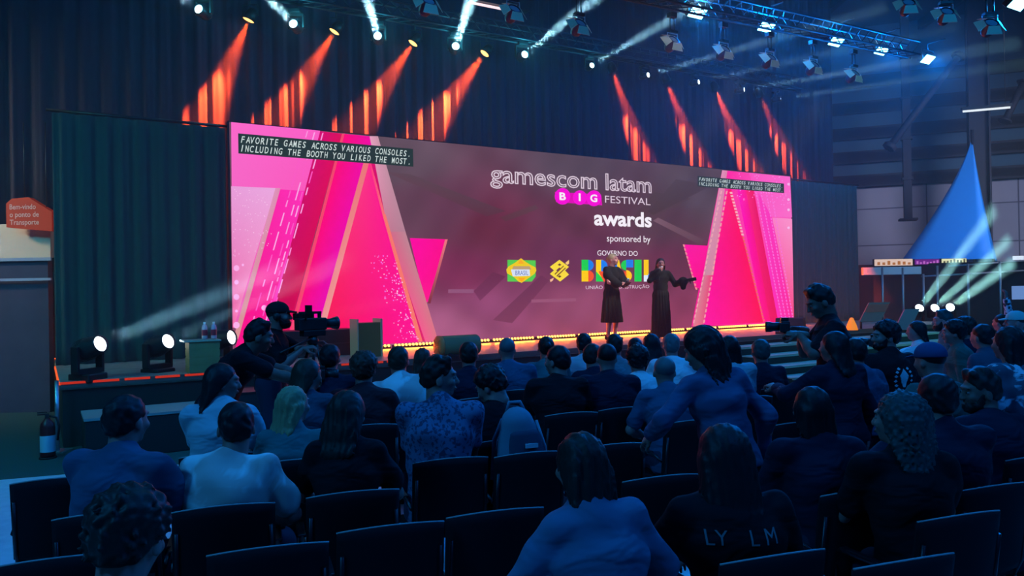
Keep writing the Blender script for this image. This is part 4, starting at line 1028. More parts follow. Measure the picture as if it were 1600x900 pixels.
    for q in (1,-1):
        S_,E_,W_2,fd,bk = J[q]
        B += [cap(S_,.047*bw*s,E_,.038*bw*s,.03), cap(E_,.040*bw*s,E_+(W_2-E_)*.35,.041*bw*s,.015), cap(E_+(W_2-E_)*.3,.041*bw*s,W_2,.027*s,.015)]
        h,kn,an = L[q]
        B += [cap(h,.088*bw*s,kn,.057*bw*s,.04), cap(kn,.056*s,kn+(an-kn)*.35,.056*s,.02), cap(kn+(an-kn)*.3,.055*s,an,.036*s,.02), cap(an,.036*s,an+V3(0,.10,-.045)*s,.028*s,.02)]
    B += [cap(neck-up2*.04*s,.058*s,hc_+Hr@V3(0,-.02,-.06)*hs,.052*s,.02)]
    B += xf(HEAD,Hr,hc_,hs)
    parts = [sculpt(B,vox)]
    headv = None
    if face or d < 5.2:                                       # finer head over the same shape
        Hp = xf(HEAD,Hr,hc_,hs*1.004); parts.append(sculpt(Hp,.0058))
    if hands and (A or d < 4):
        for q in (1,-1):
            S_,E_,W_2,fd,bk = J[q]
            if fd is None: fd = W_2-E_
            c_ = curl if not isinstance(curl,dict) else curl[q]
            parts.append(place_hand(c_,q*(1 if True else 1),W_2,fd,bk,1.02*s*(.94 if fem else 1.03)))
    sk = skinmat(skin); body = np_mesh('body',parts,sk,root)
    if face or beard:
        for q in (1,-1):
            if face:
                c = hc_+Hr@V3(q*.031,.0815,.006)*hs; v,f_ = sculpt([ell(c,(.0125,.009,.0075),.002,Hr)],.004); ey = np_mesh('eye',[(v,f_)],EYEW,root)
                c = hc_+Hr@V3(q*.031,.0895,.006)*hs; v,f_ = sculpt([ell(c,(.0058,.004,.0058),.002,Hr)],.0028); np_mesh('iris',[(v,f_)],IRIS,ey)
                c = V3(q*.032,.088,.030); v,f_ = sculpt(xf([cap(c-V3(q*.014,0.0,0),.0045,c+V3(q*.016,-.008,0),.0035,.003)],Hr,hc_,hs),.003); np_mesh('eyebrow',[(v,f_)],hairmat(hc if hc != 'blond' else 'brown'),root)
    if face:
        v,f_ = sculpt(xf([ell((0,.0985,-.0600),(.020,.005,.0065),.002)],Hr,hc_,hs),.003); np_mesh('lips',[(v,f_)],mat('lips',(.22,.06,.05),.5),root)
    if beard:
        v,f_ = sculpt(xf([ell((0,.048,-.078),(.058,.058,.044),.02),slab((.058,.01,-.01),(.018,.022),(.05,.04,-.07),(.02,.03),.02),slab((-.058,.01,-.01),(.018,.022),(-.05,.04,-.07),(.02,.03),.02)],Hr,hc_,hs),.007,disp=curls(.003,150)); np_mesh('beard',[(v,f_)],hairmat(beard),root)
    hp_ = hair_prims(hair)
    if hair == 'long' or hair == 'medium' or hair == 'curly':   # the fall hangs straight down whatever the nod
        pass
    if hp_:
        pr,cu,dsp = hp_; hs0 = hs; hs = hs*hair_s
        pr2 = [(kd,a*hs,b*hs,(tuple(x*hs for x in ra) if kd == 's' else ra*hs),(tuple(x*hs for x in rb) if kd == 's' else rb*hs),k_*hs,M_,1) if kd != 'e' else (kd,a*hs,b*hs,0,0,k_*hs,M_,1) for kd,a,b,ra,rb,k_,M_,_ in pr]
        v,f_ = sculpt(pr2, min(vox,.0085 if d < 5 else .012), [(n_,V3(*p_)*hs) for n_,p_ in cu], dsp)
        if hp and hair in ('long','medium','curly','bob','ponytail'):
            Hy = rotm(hy,0); g = np.clip((-v[:,2]-.0)/.12,0,1)[:,None]; va = v@Hr.T; vb = (v)@Hy.T+V3(0,-.00,0); v = va*(1-g)+(vb+ (Hr-Hy)@V3(0,-.06,-.06))*g
        else: v = v@Hr.T
        np_mesh('hair',[(v+hc_,f_)],hairmat(hc),root); hs = hs0
    if cap_hat:
        pr = [ell((0,-.016,.050),(.094,.108,.086),.01)]; v1 = sculpt(pr,.007,[((0,0,-1),(0,0,.030))]); v1 = (v1[0]@Hr.T*hs+hc_,v1[1])
        ht = np_mesh('cap',[v1],MATS[cap_hat],root); fy = 1
        v2 = sculpt([slab((0,.085,.040),(.062,.012),(0,.155,.030),(.045,.008),.01,np.array([[1,0,0],[0,0,1],[0,1,0]],float).T)],.006); v2 = (v2[0]@Hr.T*hs+hc_,v2[1]); np_mesh('brim',[v2],MATS[cap_hat],ht)
    if glasses:
        m = MB()
        for q in (1,-1):
            m.tube([Vector(( (hc_+Hr@V3(q*.032+.022*math.cos(a),.100,.006+.017*math.sin(a))*hs).tolist())) for a in np.linspace(0,2*math.pi,13)],.0022,5,False)
            m.tube([Vector((hc_+Hr@V3(q*.054,.098,.010)*hs).tolist()),Vector((hc_+Hr@V3(q*.084,.0,.006)*hs).tolist())],.002,5)
        m.build('glasses',BLACK,root)
    # clothes
    T = torso_p(.011)[:-1]+[cap(shc,.074*s,neck-up2*.014*s,.060*s,.03)]
    for q in (1,-1):
        S_,E_,W_2,fd,bk = J[q]
        if sleeve == 'long': T += [cap(S_,.054*bw*s,E_,.050*bw*s,.03),cap(E_,.053*bw*s,W_2-(W_2-E_)*.06,.038*s,.015)]
        elif sleeve == 'short': T += [cap(S_,.054*bw*s,S_+(E_-S_)*.74,.058*bw*s,.03)]
        elif sleeve == 'puff': T += [cap(S_,.062*s,S_+(E_-S_)*.4,.075*s,.03),cap(S_+(E_-S_)*.4,.075*s,E_+(W_2-E_)*.55,.088*s,.03),cap(E_+(W_2-E_)*.5,.08*s,W_2-(W_2-E_)*.10,.036*s,.02)]
        elif sleeve == 'flare': T += [cap(S_,.058*s,E_,.052*s,.03),cap(E_,.052*s,W_2-(W_2-E_)*.08,.082*s,.02),cap(W_2-(W_2-E_)*.2,.075*s,W_2-(W_2-E_)*.12-V3(0,0,.13*s),.05*s,.03)]
    cuts = []
    if not sit and not dress: cuts.append((-up,hip-up*.07*s))
    if sit: cuts.append((V3(0,0,-1),V3(0,0,.485)))
    T2 = T+[slab(hip-up*.04*s,(hw+.016,dep+.026),waist,(ww+.018,dep+.010),.04,TR)]
    if hoodie: T2 += [ell(neck-up2*.02+V3(0,-.06,.0),(.10,.060,.06),.04)]
    shirt = np_mesh('shirt' if not dress else 'bodice',[sculpt(T2,vox,cuts,folds(.0095 if d < 6 else .006,24,sd,-.007))],MATS[top],root)
    if dress:
        pr = []; hemz = dress[0]; ww_ = dress[1]; 
        pr = [slab(waist+V3(0,0,.02),(ww+.016,dep+.016),hip-V3(0,0,.02),(hw+.03,dep+.05),.03), slab(hip-V3(0,0,.02),(hw+.03,dep+.05),V3(0,0,hemz+.03),(ww_,ww_*.85),.03)]
        def pleat(P_): a = np.arctan2(P_[:,0],P_[:,1]); return .014*np.sin(a*16+.6*np.sin(P_[:,2]*5))*np.clip((waist[2]-P_[:,2])*2.5,0,1)
        np_mesh('skirt',[sculpt(pr,.014,[((0,0,-1),(0,0,hemz))],pleat,.09)],MATS[top],root)
    Bp = [slab(hip-V3(0,0,.03),(hw+.012,dep+.024),hip+up*.06,(ww+.02,dep+.012),.04,TR)]
    for q in (1,-1):
        h,kn,an = L[q]; Bp += [cap(h,.098*bw*s,kn,.070*bw*s,.04), cap(kn,.070*s,an+(kn-an)*.06,.052*s,.03)]
    if not dress: np_mesh('trousers',[sculpt(Bp,max(vox,.015),disp=folds(.004,20,sd))],MATS[bottom or 'jeans_dark'],root)
    for q in (1,-1):
        h,kn,an = L[q]; f0 = V3(an[0],an[1],0)
        v = sculpt([slab(f0+V3(0,-.035,.045)*s,(.040,.038),f0+V3(0,.05,.035)*s,(.045,.032),.02), slab(f0+V3(0,.05,.035)*s,(.046,.032),f0+V3(0,.17,.030)*s,(.040,.026),.02), cap(f0+V3(0,-.02,.05)*s,.042*s,f0+V3(0,-.02,.09)*s,.042*s,.02)],.010,[((0,0,-1),(0,0,.002))])
        sh_ = np_mesh('shoe',[v],MATS['shoe_black'],root)
    root['_j'] = [float(x) for x in np.concatenate([J[1][2],J[-1][2],neck,chest,hc_,waist])]
    return root
for n_,c_ in dict(shirt_navy=(.008,.011,.026),shirt_black=(.006,.006,.009),shirt_blue=(.035,.075,.13),shirt_white=(.62,.60,.62),shirt_pale=(.34,.38,.42),shirt_grey=(.16,.17,.19),shirt_slate=(.04,.06,.09),jeans_dark=(.018,.024,.045),shoe_black=(.012,.012,.013),
    shirt_teal=(.04,.12,.13),denim=(.045,.08,.15),denim_light=(.075,.13,.21),shirt_green=(.03,.09,.08),dress_black=(.005,.006,.006),shirt_maroon=(.05,.015,.02),cap_black=(.012,.013,.015),cap_blue=(.03,.06,.14),cap_mint=(.25,.45,.42),shirt_lilac=(.30,.28,.38)).items(): mat(n_,c_,.88,wrinkle=.55 if 'shirt' in n_ or 'denim' in n_ else 0,spec=.15)
def patterned(name, c1, c2, sc):
    m = bpy.data.materials.new(name); m.use_nodes = True; nt = m.node_tree; b = nt.nodes['Principled BSDF']; b.inputs['Roughness'].default_value = .85
    tc = nt.nodes.new('ShaderNodeTexCoord'); n = nt.nodes.new('ShaderNodeTexNoise'); n.inputs['Scale'].default_value = sc; n.inputs['Detail'].default_value = 3; n.inputs['Distortion'].default_value = 1.6
    v = nt.nodes.new('ShaderNodeTexVoronoi'); v.inputs['Scale'].default_value = sc*1.7
    mx = nt.nodes.new('ShaderNodeMath'); mx.operation = 'MULTIPLY_ADD'; mx.inputs[1].default_value = .35
    r = nt.nodes.new('ShaderNodeValToRGB'); r.color_ramp.elements[0].position = .58; r.color_ramp.elements[1].position = .68
    r.color_ramp.elements[0].color = (*c1,1); r.color_ramp.elements[1].color = (*c2,1)
    nt.links.new(tc.outputs['Object'],n.inputs['Vector']); nt.links.new(tc.outputs['Object'],v.inputs['Vector']); nt.links.new(v.outputs['Distance'],mx.inputs[0]); nt.links.new(n.outputs['Fac'],mx.inputs[2]); nt.links.new(mx.outputs[0],r.inputs['Fac']); nt.links.new(r.outputs['Color'],b.inputs['Base Color']); MATS[name] = m
patterned('shirt_leafy',(.018,.030,.075),(.07,.115,.21),24); patterned('shirt_printed',(.45,.50,.55),(.05,.06,.09),9); patterned('shirt_printed_dark',(.015,.016,.02),(.5,.5,.55),14); patterned('shirt_tiedye',(.62,.60,.60),(.50,.36,.34),3.5)

# ================================================================== CHAIRS
UPH = mat('chair_fabric', (.006,.007,.010), .85, spec=.12); PIPE = mat('chair_piping',(.30,.28,.28),.5); CMET = mat('chair_metal',(.03,.03,.035),.35,.7)
def make_chair():
    r = empty('conference_chair',(0,0,0))
    def pad(w,h,t,bulge,zc,yc,tilt,flare=0):
        m = MB(); NXc,NYc = 14,12; vs = []; fs = []
        for side in (0,1):
            for j in range(NYc+1):
                for i in range(NXc+1):
                    u = -1+2*i/NXc; v = -1+2*j/NYc; x = u*w*(1+flare*(v+1)/2); z = v*h + (bulge*(1-u*u) if v > 0 else 0)*(v)
                    edge = (1-abs(u)**6)*(1-abs(v)**6); y = (t*.5*(.35+.65*edge))*(1 if side else -1) - .045*(1-u*u)*(1 if True else 0)
                    vs.append((x,y,z))
        N = (NXc+1)*(NYc+1)
        for side in (0,1):
            for j in range(NYc):
                for i in range(NXc):
                    a = side*N+j*(NXc+1)+i; q = (a,a+1,a+NXc+2,a+NXc+1); fs.append(q if side == 0 else q[::-1])
        for i in range(NXc): fs.append((i+1,i,N+i,N+i+1)); b = NYc*(NXc+1); fs.append((b+i,b+i+1,N+b+i+1,N+b+i))
        for j in range(NYc): a = j*(NXc+1); fs.append((a,a+NXc+1,N+a+NXc+1,N+a)); b = a+NXc; fs.append((b+NXc+1,b,N+b,N+b+NXc+1))
        M_ = Matrix.Translation((0,yc,zc))@Matrix.Rotation(tilt,4,'X'); return [M_@Vector(v) for v in vs], fs, M_, NXc, NYc
    v,f,M_,a,b = pad(.222,.205,.045,.030,.665,-.245,R(8)); MB().add(v,f,True).build('backrest',UPH,r)
    br = children(r)[0]
    top = [Vector(v[b*(a+1)+i])*.5+Vector(v[(a+1)*(b+1)+b*(a+1)+i])*.5+Vector((0,0,.002)) for i in range(a+1)]
    MB().tube(top,.0045,6).build('piping',PIPE,br)
    m = MB(); m.box(-.225,.225,-.21,.22,.405,.455,bev=.02); m.build('seat',UPH,r)
    for x in (-.205,.205):
        for fr in (0,1):
            m = MB()
            if fr: m.tube([(x,.19,.405),(x*1.05,.22,0.0)],.0125,8)
            else: m.tube([(x,-.20,.405),(x*1.03,-.27,0.0)],.0125,8)
            m.build('leg',CMET,r)
    m = MB()
    for x in (-.205,.205): m.tube([(x,-.20,.41),(x,-.245,.50),(x*.98,-.285,.78)],.011,8); m.tube([(x,-.20,.408),(x,.20,.408)],.011,6)
    m.tube([(-.205,.0,.400),(.205,.0,.400)],.010,6); m.build('frame',CMET,r)
    for x in (-1,1):
        m = MB(); m.tube([(x*.222,-.235,.60),(x*.235,-.10,.632),(x*.235,.14,.630),(x*.23,.19,.61),(x*.222,.19,.41)],.0115,7); m.box(x*.235-.02,x*.235+.02,-.10,.14,.632,.648,bev=.006); m.build('armrest',CMET,r)
    return r
CHAIR0 = make_chair(); KIDS = kidmap(CHAIR0); USED = [False]
def chair(x, y, rz, label, tint=None):
    o = CHAIR0 if not USED[0] else copy_tree(CHAIR0, None, KIDS); USED[0] = True
    o.location = (x,y,.013 if True else 0); o.rotation_euler = (0,0,rz); tag(o,label,'chair','rows of black audience chairs'); return o

# ================================================================== THE AUDIENCE
CRZ = .32
def seated(label, px, py, d, short, yaw=-16, **kw):
    r = person(label, px, py, d, yaw=yaw, base_yaw=math.degrees(CRZ), **kw)
    chair(r.location.x, r.location.y, CRZ, 'black padded conference chair seating '+short); return r
def lone_chair(px, py, label, rz=CRZ, ztop=.895):
    h = at(px,py,1).z-EYE; d = (ztop-EYE)/h; p = at(px,py,d)
    return chair(p.x-math.sin(rz)*.25, p.y+math.cos(rz)*.25, rz, label)
seated('person with short dark hair at the very front left, only head and neck showing',207,772,2.12,'the dark haired person cut by the bottom edge at left',skin=2,hair='puffy',top='shirt_black',head=(0,14),yaw=-22)
seated('broad man in slate blue t-shirt seen from behind at left',198,617,3.75,'the broad man in the slate blue t-shirt',yaw=-30,hair='short',hc='black',top='shirt_blue',build=1.2,skin=2,head=(-8,4))
seated('man in white t-shirt seen from behind, looking left and down',368,630,3.9,'the man in the white t-shirt',yaw=-20,hair='short',hc='black',top='shirt_tiedye',build=1.12,skin=0,head=(25,8),lean=12)
seated('woman with long dark hair falling down her back, left of the patterned shirt',545,612,4.05,'the woman with long dark hair left of the patterned shirt',hair='long',hc='dark',top='shirt_black',fem=True,skin=2,head=(-20,10))
seated('woman with wavy blond shoulder length hair seen from behind',457,606,4.75,'the blond wavy haired woman',hair='medium',hc='blond',top='shirt_teal',fem=True,skin=2,head=(-35,0))
seated('man in leafy patterned blue shirt, face turned in profile to the right',685,563,4.75,'the man in the leafy patterned shirt',yaw=-18,hair='quiff',hc='dark',top='shirt_leafy',build=1.16,skin=2,head=(-82,2),face=True,tall=1.45)
seated('man beside the patterned shirt bending his head down to the left',757,578,5.3,'the man bending his head beside the patterned shirt',hair='puffy',hc='black',top='shirt_black',skin=2,head=(50,28),face=True,yaw=-5)
seated('balding man in a blue shirt in the front row',792,527,7.7,'the balding man in the blue shirt',hair='fade',hc='grey',top='shirt_blue',build=1.25,skin=2)
seated('dark haired man in navy front row left of the balding man',732,534,7.2,'the man in navy left of the balding man',hair='short',hc='dark',top='shirt_navy',skin=2)
seated('man in pale blue shirt leaning left, front rows',622,540,6.5,'the man leaning in the pale blue shirt',hair='short',hc='brown',top='shirt_tiedye',build=1.2,side=-10,lean=14,skin=0,sleeve='long')
seated('person with reddish lit round hair in dark top left of the pale blue shirt',568,552,5.9,'the person with round reddish lit hair',hair='puffy',hc='auburn',top='shirt_maroon',build=1.1,skin=0)  # red reflection on the hair put in as auburn colour
seated('man with short dark hair in navy before the amber light bars at left',515,537,6.6,'the man in navy before the amber bars',hair='short',hc='black',top='shirt_navy',skin=2,build=1.1)
seated('woman with long brown hair looking right beside the camera operators',482,561,5.6,'the woman with long brown hair by the camera operators',hair='long',hc='brown',top='shirt_slate',fem=True,skin=0,head=(-45,6))
seated('woman in pale short sleeved top with dark hair, face turned right, at left',348,568,5.0,'the woman in the pale top at left',hair='long',hc='black',top='shirt_pale',fem=True,skin=0,head=(-70,5),face=True,build=1.15)
seated('person with reddish brown hair lit by the amber bars near the drum',660,545,7.5,'the person with reddish hair near the drum',hair='medium',hc='auburn',top='shirt_slate',fem=True,skin=0)
seated('man in dark t-shirt turning his head left, middle rows',870,540,6.3,'the man in dark t-shirt with head turned left',hair='short',hc='black',top='shirt_black',build=1.15,skin=2,head=(50,4),face=True)
seated('front row person with bun behind the man turning his head',853,526,8.1,'the front row person with a bun',hair='bun',hc='dark',top='shirt_teal',skin=0)
seated('front row man in pale teal shirt under the first presenter',912,521,8.7,'the front row man in the pale teal shirt',hair='short',hc='black',top='shirt_pale',skin=2)
seated('small dark haired person between the teal shirt and the navy back',926,538,7.6,'the small dark haired person left of the broad navy back',hair='short',hc='dark',top='shirt_navy',skin=2,head=(-40,0))
seated('broad man in navy sweater seen squarely from behind, middle rows',948,536,6.5,'the broad man in the navy sweater',hair='fade',hc='black',top='shirt_navy',build=1.18,skin=2,sleeve='long')
seated('front row person with dark hair right below the first presenter',960,522,8.1,'the front row person below the first presenter',hair='short',hc='dark',top='shirt_grey',skin=0)
seated('person in bright white t-shirt with round dark hair, middle rows',996,543,7.1,'the person in the bright white t-shirt',hair='puffy',hc='black',top='shirt_white',skin=0,build=1.05)
seated('person with long black hair between two presenters in front row',1017,522,8.6,'the long black haired person below the second presenter',hair='long',hc='black',top='shirt_black',skin=0,fem=True)
seated('person with small head and hair tied up in the front row',992,530,9.4,'the small headed person with tied up hair',hair='bun',hc='black',top='shirt_grey',skin=0)
seated('grey haired man in light blue shirt left of the standing woman',1048,521,8.0,'the grey haired man in the light blue shirt',hair='short',hc='grey',top='shirt_white',skin=2,build=1.1)
seated('person with light blue grey hair just left of the standing woman',1038,556,6.0,'the pale haired person left of the standing woman',hair='fade',hc='grey',top='shirt_blue',skin=2,lean=20)
person('woman in blue denim jacket with long dark hair standing among the rows',1090,520,4.4,base_yaw=22,yaw=0,pose='stand',hair='medium',hair_s=1.22,hc='black',top='denim',sleeve='long',fem=True,skin=0,head=(30,14,-6),side=-5,lean=14,build=1.05,
  arms={1:((.30,.10,.88),(.6,-1,0),(0,.3,-1),(1,0,0)),-1:((-.34,.26,1.02),(-.8,-.8,0),(-.2,.8,-.5),(-.6,0,.8))})
seated('woman with dark bob and pale patterned top right of the standing woman',1139,524,7.0,'the woman with the dark bob and pale top',hair='bob',hc='black',top='shirt_pale',skin=0,fem=True,build=1.1)
seated('person with blue lit hair far back between the standing woman and the steps',1104,517,9.6,'the far front row person right of the standing woman',hair='short',hc='teal_lit_dark',top='shirt_teal',skin=2)
seated('boyish person in navy t-shirt before the stage steps',1188,531,7.6,'the person in navy before the stage steps',hair='short',hc='teal_lit_dark',top='shirt_navy',skin=0,build=1.0)
CAMB = mat('camera_body',(.02,.02,.022),.4)
def held_camera(p, yaw, label, s=1.0):
    o = empty('photo_camera', p, yaw, label, 'camera')
    m = MB(); m.box(-.07*s,.07*s,-.035*s,.035*s,-.05*s,.05*s,bev=.008); m.box(-.03*s,.03*s,-.03*s,.035*s,.05*s,.08*s,bev=.005); m.box(-.075*s,-.04*s,-.03*s,.05*s,-.045*s,.035*s,bev=.006); m.build('body',CAMB,o)
    MB().lathe([(0,.03*s),(.038*s,.03*s),(.040*s,.10*s),(.046*s,.12*s),(.046*s,.16*s),(.040*s,.16*s)],18,Matrix.Rotation(R(-90),4,'X')).build('lens_barrel',CAMB,o)
    MB().lathe([(0,.152*s),(.02*s,.152*s),(.040*s,.148*s)],18,Matrix.Rotation(R(-90),4,'X')).build('lens',mat('lens_glass',(.03,.05,.12),.08,spec=.8),o)
    return o
def wpos(r, x, y, z): return r.matrix_basis @ Vector((x,y,z)) if False else (Matrix.Translation(r.location)@Matrix.Rotation(r.rotation_euler[2],4,'Z'))@Vector((x,y,z))
r = person('standing photographer in dark t-shirt looking down at his camera, right of the screen',1272,450,6.6,base_yaw=78,pose='stand',hair='quiff',hc='dark',top='shirt_black',skin=1,head=(10,26),face=True,build=1.12,lean=6,hands=True,curl=1.0,
  arms={1:((.10,.28,1.47),(.8,-.6,-.8),(-.4,1,.15),(.4,0,1)),-1:((-.11,.32,1.44),(-1,-.5,-.6),(.4,1,.1),(-.5,0,1))})
held_camera(wpos(r,0,.42,1.50), r.rotation_euler[2], 'camera held low by the standing photographer right of the screen')
person('woman with long black hair and blue jacket standing with her back to us, centre right',1303,520,5.3,base_yaw=20,pose='stand',hair='long',hc='black',top='shirt_navy',sleeve='long',skin=0,fem=True,build=1.12,lean=5,head=(20,0),
  arms={-1:((-.22,.40,1.12),(-1,-.4,-.5),(0,1,.2),(-.3,0,1)),1:((.26,.06,.78),(.4,-1,0),(0,.2,-1),(1,0,0))})
person('person in light blue shirt hidden behind the long haired woman, centre right',1335,530,5.75,base_yaw=24,pose='stand',hair='short',hc='black',top='shirt_blue',sleeve='long',skin=2,build=1.1,lean=8)
person('curly haired bearded man in black t-shirt with pale emblem, looking left',1384,505,6.15,base_yaw=10,yaw=6,pose='stand',hair='puffy',hc='black',top='shirt_black',skin=2,build=1.15,head=(72,2),face=True,beard='black',lean=4)
# emblem on the back of his shirt
r = C.objects['person'] if False else [o for o in C.objects if o.name.startswith('person')][-1]
def back_print(r, fn, z, half=.10):
    """a print laid on the back of a shirt: follows the cloth by ray casting"""
    sh = [c for c in C.objects if c.parent == r and c.name.split('.')[0] in ('shirt','bodice')][0]
    pass
EMB = mat('pale_print',(.40,.50,.52),.8)
def shirt_print(r, polys, m_, name='shirt_print', zc=1.15, off=.004):
    sh = [c for c in C.objects if c.parent == r and c.name.split('.')[0] in ('shirt','bodice')][0]
    me = sh.data; from mathutils.bvhtree import BVHTree
    bv = BVHTree.FromPolygons([v.co.copy() for v in me.vertices],[tuple(p.vertices) for p in me.polygons]); vs, fs = [], []
    for poly in polys:
        bm = bmesh.new(); vv = [bm.verts.new((x,0,z+zc)) for x,z in poly]; bm.faces.new(vv); bmesh.ops.triangulate(bm,faces=bm.faces[:])
        bmesh.ops.subdivide_edges(bm,edges=bm.edges[:],cuts=2,use_grid_fill=True); n = len(vs); bm.verts.index_update(); ok = True; loc = []
        for v in bm.verts:
            h = bv.ray_cast(Vector((v.co.x,-1.5,v.co.z)),Vector((0,1,0)))
            if h[0] is None: ok = False; break
            loc.append((h[0].x,h[0].y-off,h[0].z))
        if ok:
            vs += loc; fs += [tuple(n+v.index for v in f.verts) for f in bm.faces]
        bm.free()
    if vs: return MB().add(vs,fs,True).build(name,m_,sh)
def ring_leaves(cx,cz,rx,rz,n,w):
    o = []
    for k in range(n):
        a = R(-60-240*k/(n-1))*-1+R(0); a = R(125+290*k/(n-1)); x,z = cx+rx*math.cos(a),cz+rz*math.sin(a); o.append([(x-w,z),(x,z-w*.6),(x+w,z),(x,z+w*.9)])
    return o
shirt_print(r,[[(-.045,.015),(0,.075),(.045,.015),(.010,.030),(.010,-.07),(-.010,-.07),(-.010,.030)]]+ring_leaves(0,-.01,.075,.10,15,.016),EMB,zc=1.12)
seated('man in blue cap and green jacket, far right middle',1452,536,5.35,'the man in the blue cap',yaw=-6,hair='fade',hc='black',top='shirt_green',sleeve='long',skin=2,cap_hat='cap_blue',head=(10,4))
for a in (('woman with long dark hair and white blue top filming at right, facing left',1432,503,8.0,dict(base_yaw=62,hair='long',hc='black',top='shirt_white',fem=True,head=(10,0),skin=2,arms={1:((.10,.36,1.22),(.8,-.6,-.8),(-.3,1,.2),(.4,0,1)),-1:((-.10,.38,1.22),(-1,-.5,-.6),(.3,1,.2),(-.4,0,1))})),
          ('bearded man with teal lit dark hair in profile facing left, below the beam lights',1474,487,8.6,dict(base_yaw=70,hair='quiff',hc='teal_lit_dark',top='shirt_teal',skin=2,beard='dark',face=True)),
          ('man with black hair and green jacket facing left, far right group',1491,503,7.2,dict(base_yaw=66,hair='puffy',hc='black',top='shirt_green',sleeve='long',skin=0,face=True,build=1.2)),
          ('person with dark hair and joined hands at the far right group',1507,498,7.7,dict(base_yaw=40,hair='puffy',hc='dark',top='shirt_navy',skin=0,sleeve='long')),
          ('woman in black top with white print raising her fist at far right',1564,492,9.3,dict(base_yaw=30,hair='bun',hc='dark',top='shirt_printed_dark',sleeve='long',skin=0,fem=True,arms={1:((.16,.10,1.72),(1,-.2,-.3),(0,0,1),(0,-1,0)),-1:((-.22,.05,.80),(-.3,-1,0),(0,.2,-1),(-1,0,0))})),
          ('person in mint green cap at the far right edge',1587,488,8.2,dict(base_yaw=70,hair='fade',hc='dark',top='shirt_lilac',skin=2,cap_hat='cap_mint',face=True)),
          ('tall dark haired woman in printed pale blue shirt at the right edge',1576,512,4.9,dict(base_yaw=18,hair='medium',hc='black',top='shirt_printed',sleeve='short',skin=0,build=1.15,lean=10,fem=True)),
          ('person in lilac sweater between the green jacket and the mint cap',1535,508,6.6,dict(base_yaw=24,hair='short',hc='black',top='shirt_slate',skin=0,sleeve='long'))):
    person(a[0],a[1],a[2],a[3],pose='stand',**a[4])
r = [o for o in C.objects if o.name.startswith('person')][-8]
held_camera(wpos(r,0,.48,1.24*r.get('k',1)), r.rotation_euler[2], 'camera held by the woman filming at right')
seated('woman with straight dark bob in navy top, near rows centre right',1268,605,3.9,'the woman with the straight dark bob',hair='bob',hc='black',top='shirt_navy',fem=True,build=1.15,skin=2,yaw=-10)
r = seated('woman with very long straight dark hair and printed black t-shirt, near rows',1130,673,3.05,'the woman with very long straight dark hair',hair='long',hair_s=1.12,hc='black',top='shirt_black',fem=True,build=1.22,skin=0,yaw=-14)
LW_ = []
for ch,x in zip('LYLM',(-.125,-.085,.035,.095)):
    v,f = text_mesh(ch,size=.075,bold=.0)
    for q in f: LW_.append([(v[i].x+x-.02,v[i].y) for i in q])
shirt_print(r,LW_,mat('faded_print',(.13,.16,.17),.85),zc=.895)
seated('woman in pale blue denim jacket with hair in a loose tail, leaning left',903,676,2.78,'the woman in the pale denim jacket',hair='medium',hc='dark',top='denim_light',sleeve='long',fem=True,build=.92,skin=2,yaw=-4,lean=16,side=-5,head=(14,8),
  arms={-1:((-.24,.28,.62),(-1,-.4,-.3),(0,1,-.4),(0,0,1)),1:((.15,.32,.66),(1,-.4,-.3),(-.3,1,0),(0,0,1))})
seated('woman with big curly greenish lit hair at right',1405,616,3.5,'the woman with big curly hair',hair='curly',hc='teal_lit_dark',top='shirt_black',fem=True,skin=2,head=(40,0),face=True,build=1.1)
seated('man with short dark hair in navy behind the curly haired woman',1463,584,3.95,'the man in navy behind the curly haired woman',hair='short',hc='black',top='shirt_navy',skin=2,build=1.1,
  arms={-1:((-.42,.22,.98),(-.6,-.6,-.6),(-1,.2,-.1),(0,0,1)),1:((.13,.30,.665),(1,-.6,-.4),(-.35,1,-.25),(.1,.2,1))})
seated('bearded man at right edge, head turned in profile to the left',1530,580,4.55,'the bearded man at the right edge',hair='quiff',hc='dark',top='shirt_navy',skin=1,build=1.25,head=(70,6),face=True,beard='dark',sleeve='long',yaw=-2)

# ---- camera operators at left
r = person('camera operator in black cap and headset standing behind his video camera',434,474,7.6,base_yaw=-84,pose='stand',hair='fade',hc='black',top='shirt_black',skin=0,cap_hat='cap_black',face=True,beard='black',build=1.1,lean=5,curl=1.0,
  arms={1:((.12,.34,1.33),(.6,-.6,-1),(-.2,1,.1),(.3,0,1)),-1:((-.10,.42,1.36),(-1,-.4,-.8),(.1,1,.1),(-.3,0,1))})
m = MB(); hd = r['_j'][12:15]
hs_ = empty('headset', wpos(r,0,0,0), r.rotation_euler[2], 'black headset worn over the camera operator\'s cap', 'headset')
cx,cy,cz = hd
m.tube([(cx+.098*math.cos(a),cy-.01,cz+.02+.125*math.sin(a)) for a in np.linspace(0,math.pi,13)],.008,6); m.build('headband',BLACK,hs_)
for q in (1,-1): MB().lathe([(0,-.02),(.035,-.018),(.04,.0),(.035,.018),(0,.02)],14,Matrix.Translation((cx+q*.10,cy-.005,cz-.005))@Matrix.Rotation(R(90),4,'Y')).build('ear_cup',BLACK,hs_)
m = MB(); m.tube([(cx+.105,cy,cz-.02),(cx+.085,cy+.08,cz-.065),(cx+.03,cy+.125,cz-.07)],.004,6); m.build('microphone_boom',BLACK,hs_)
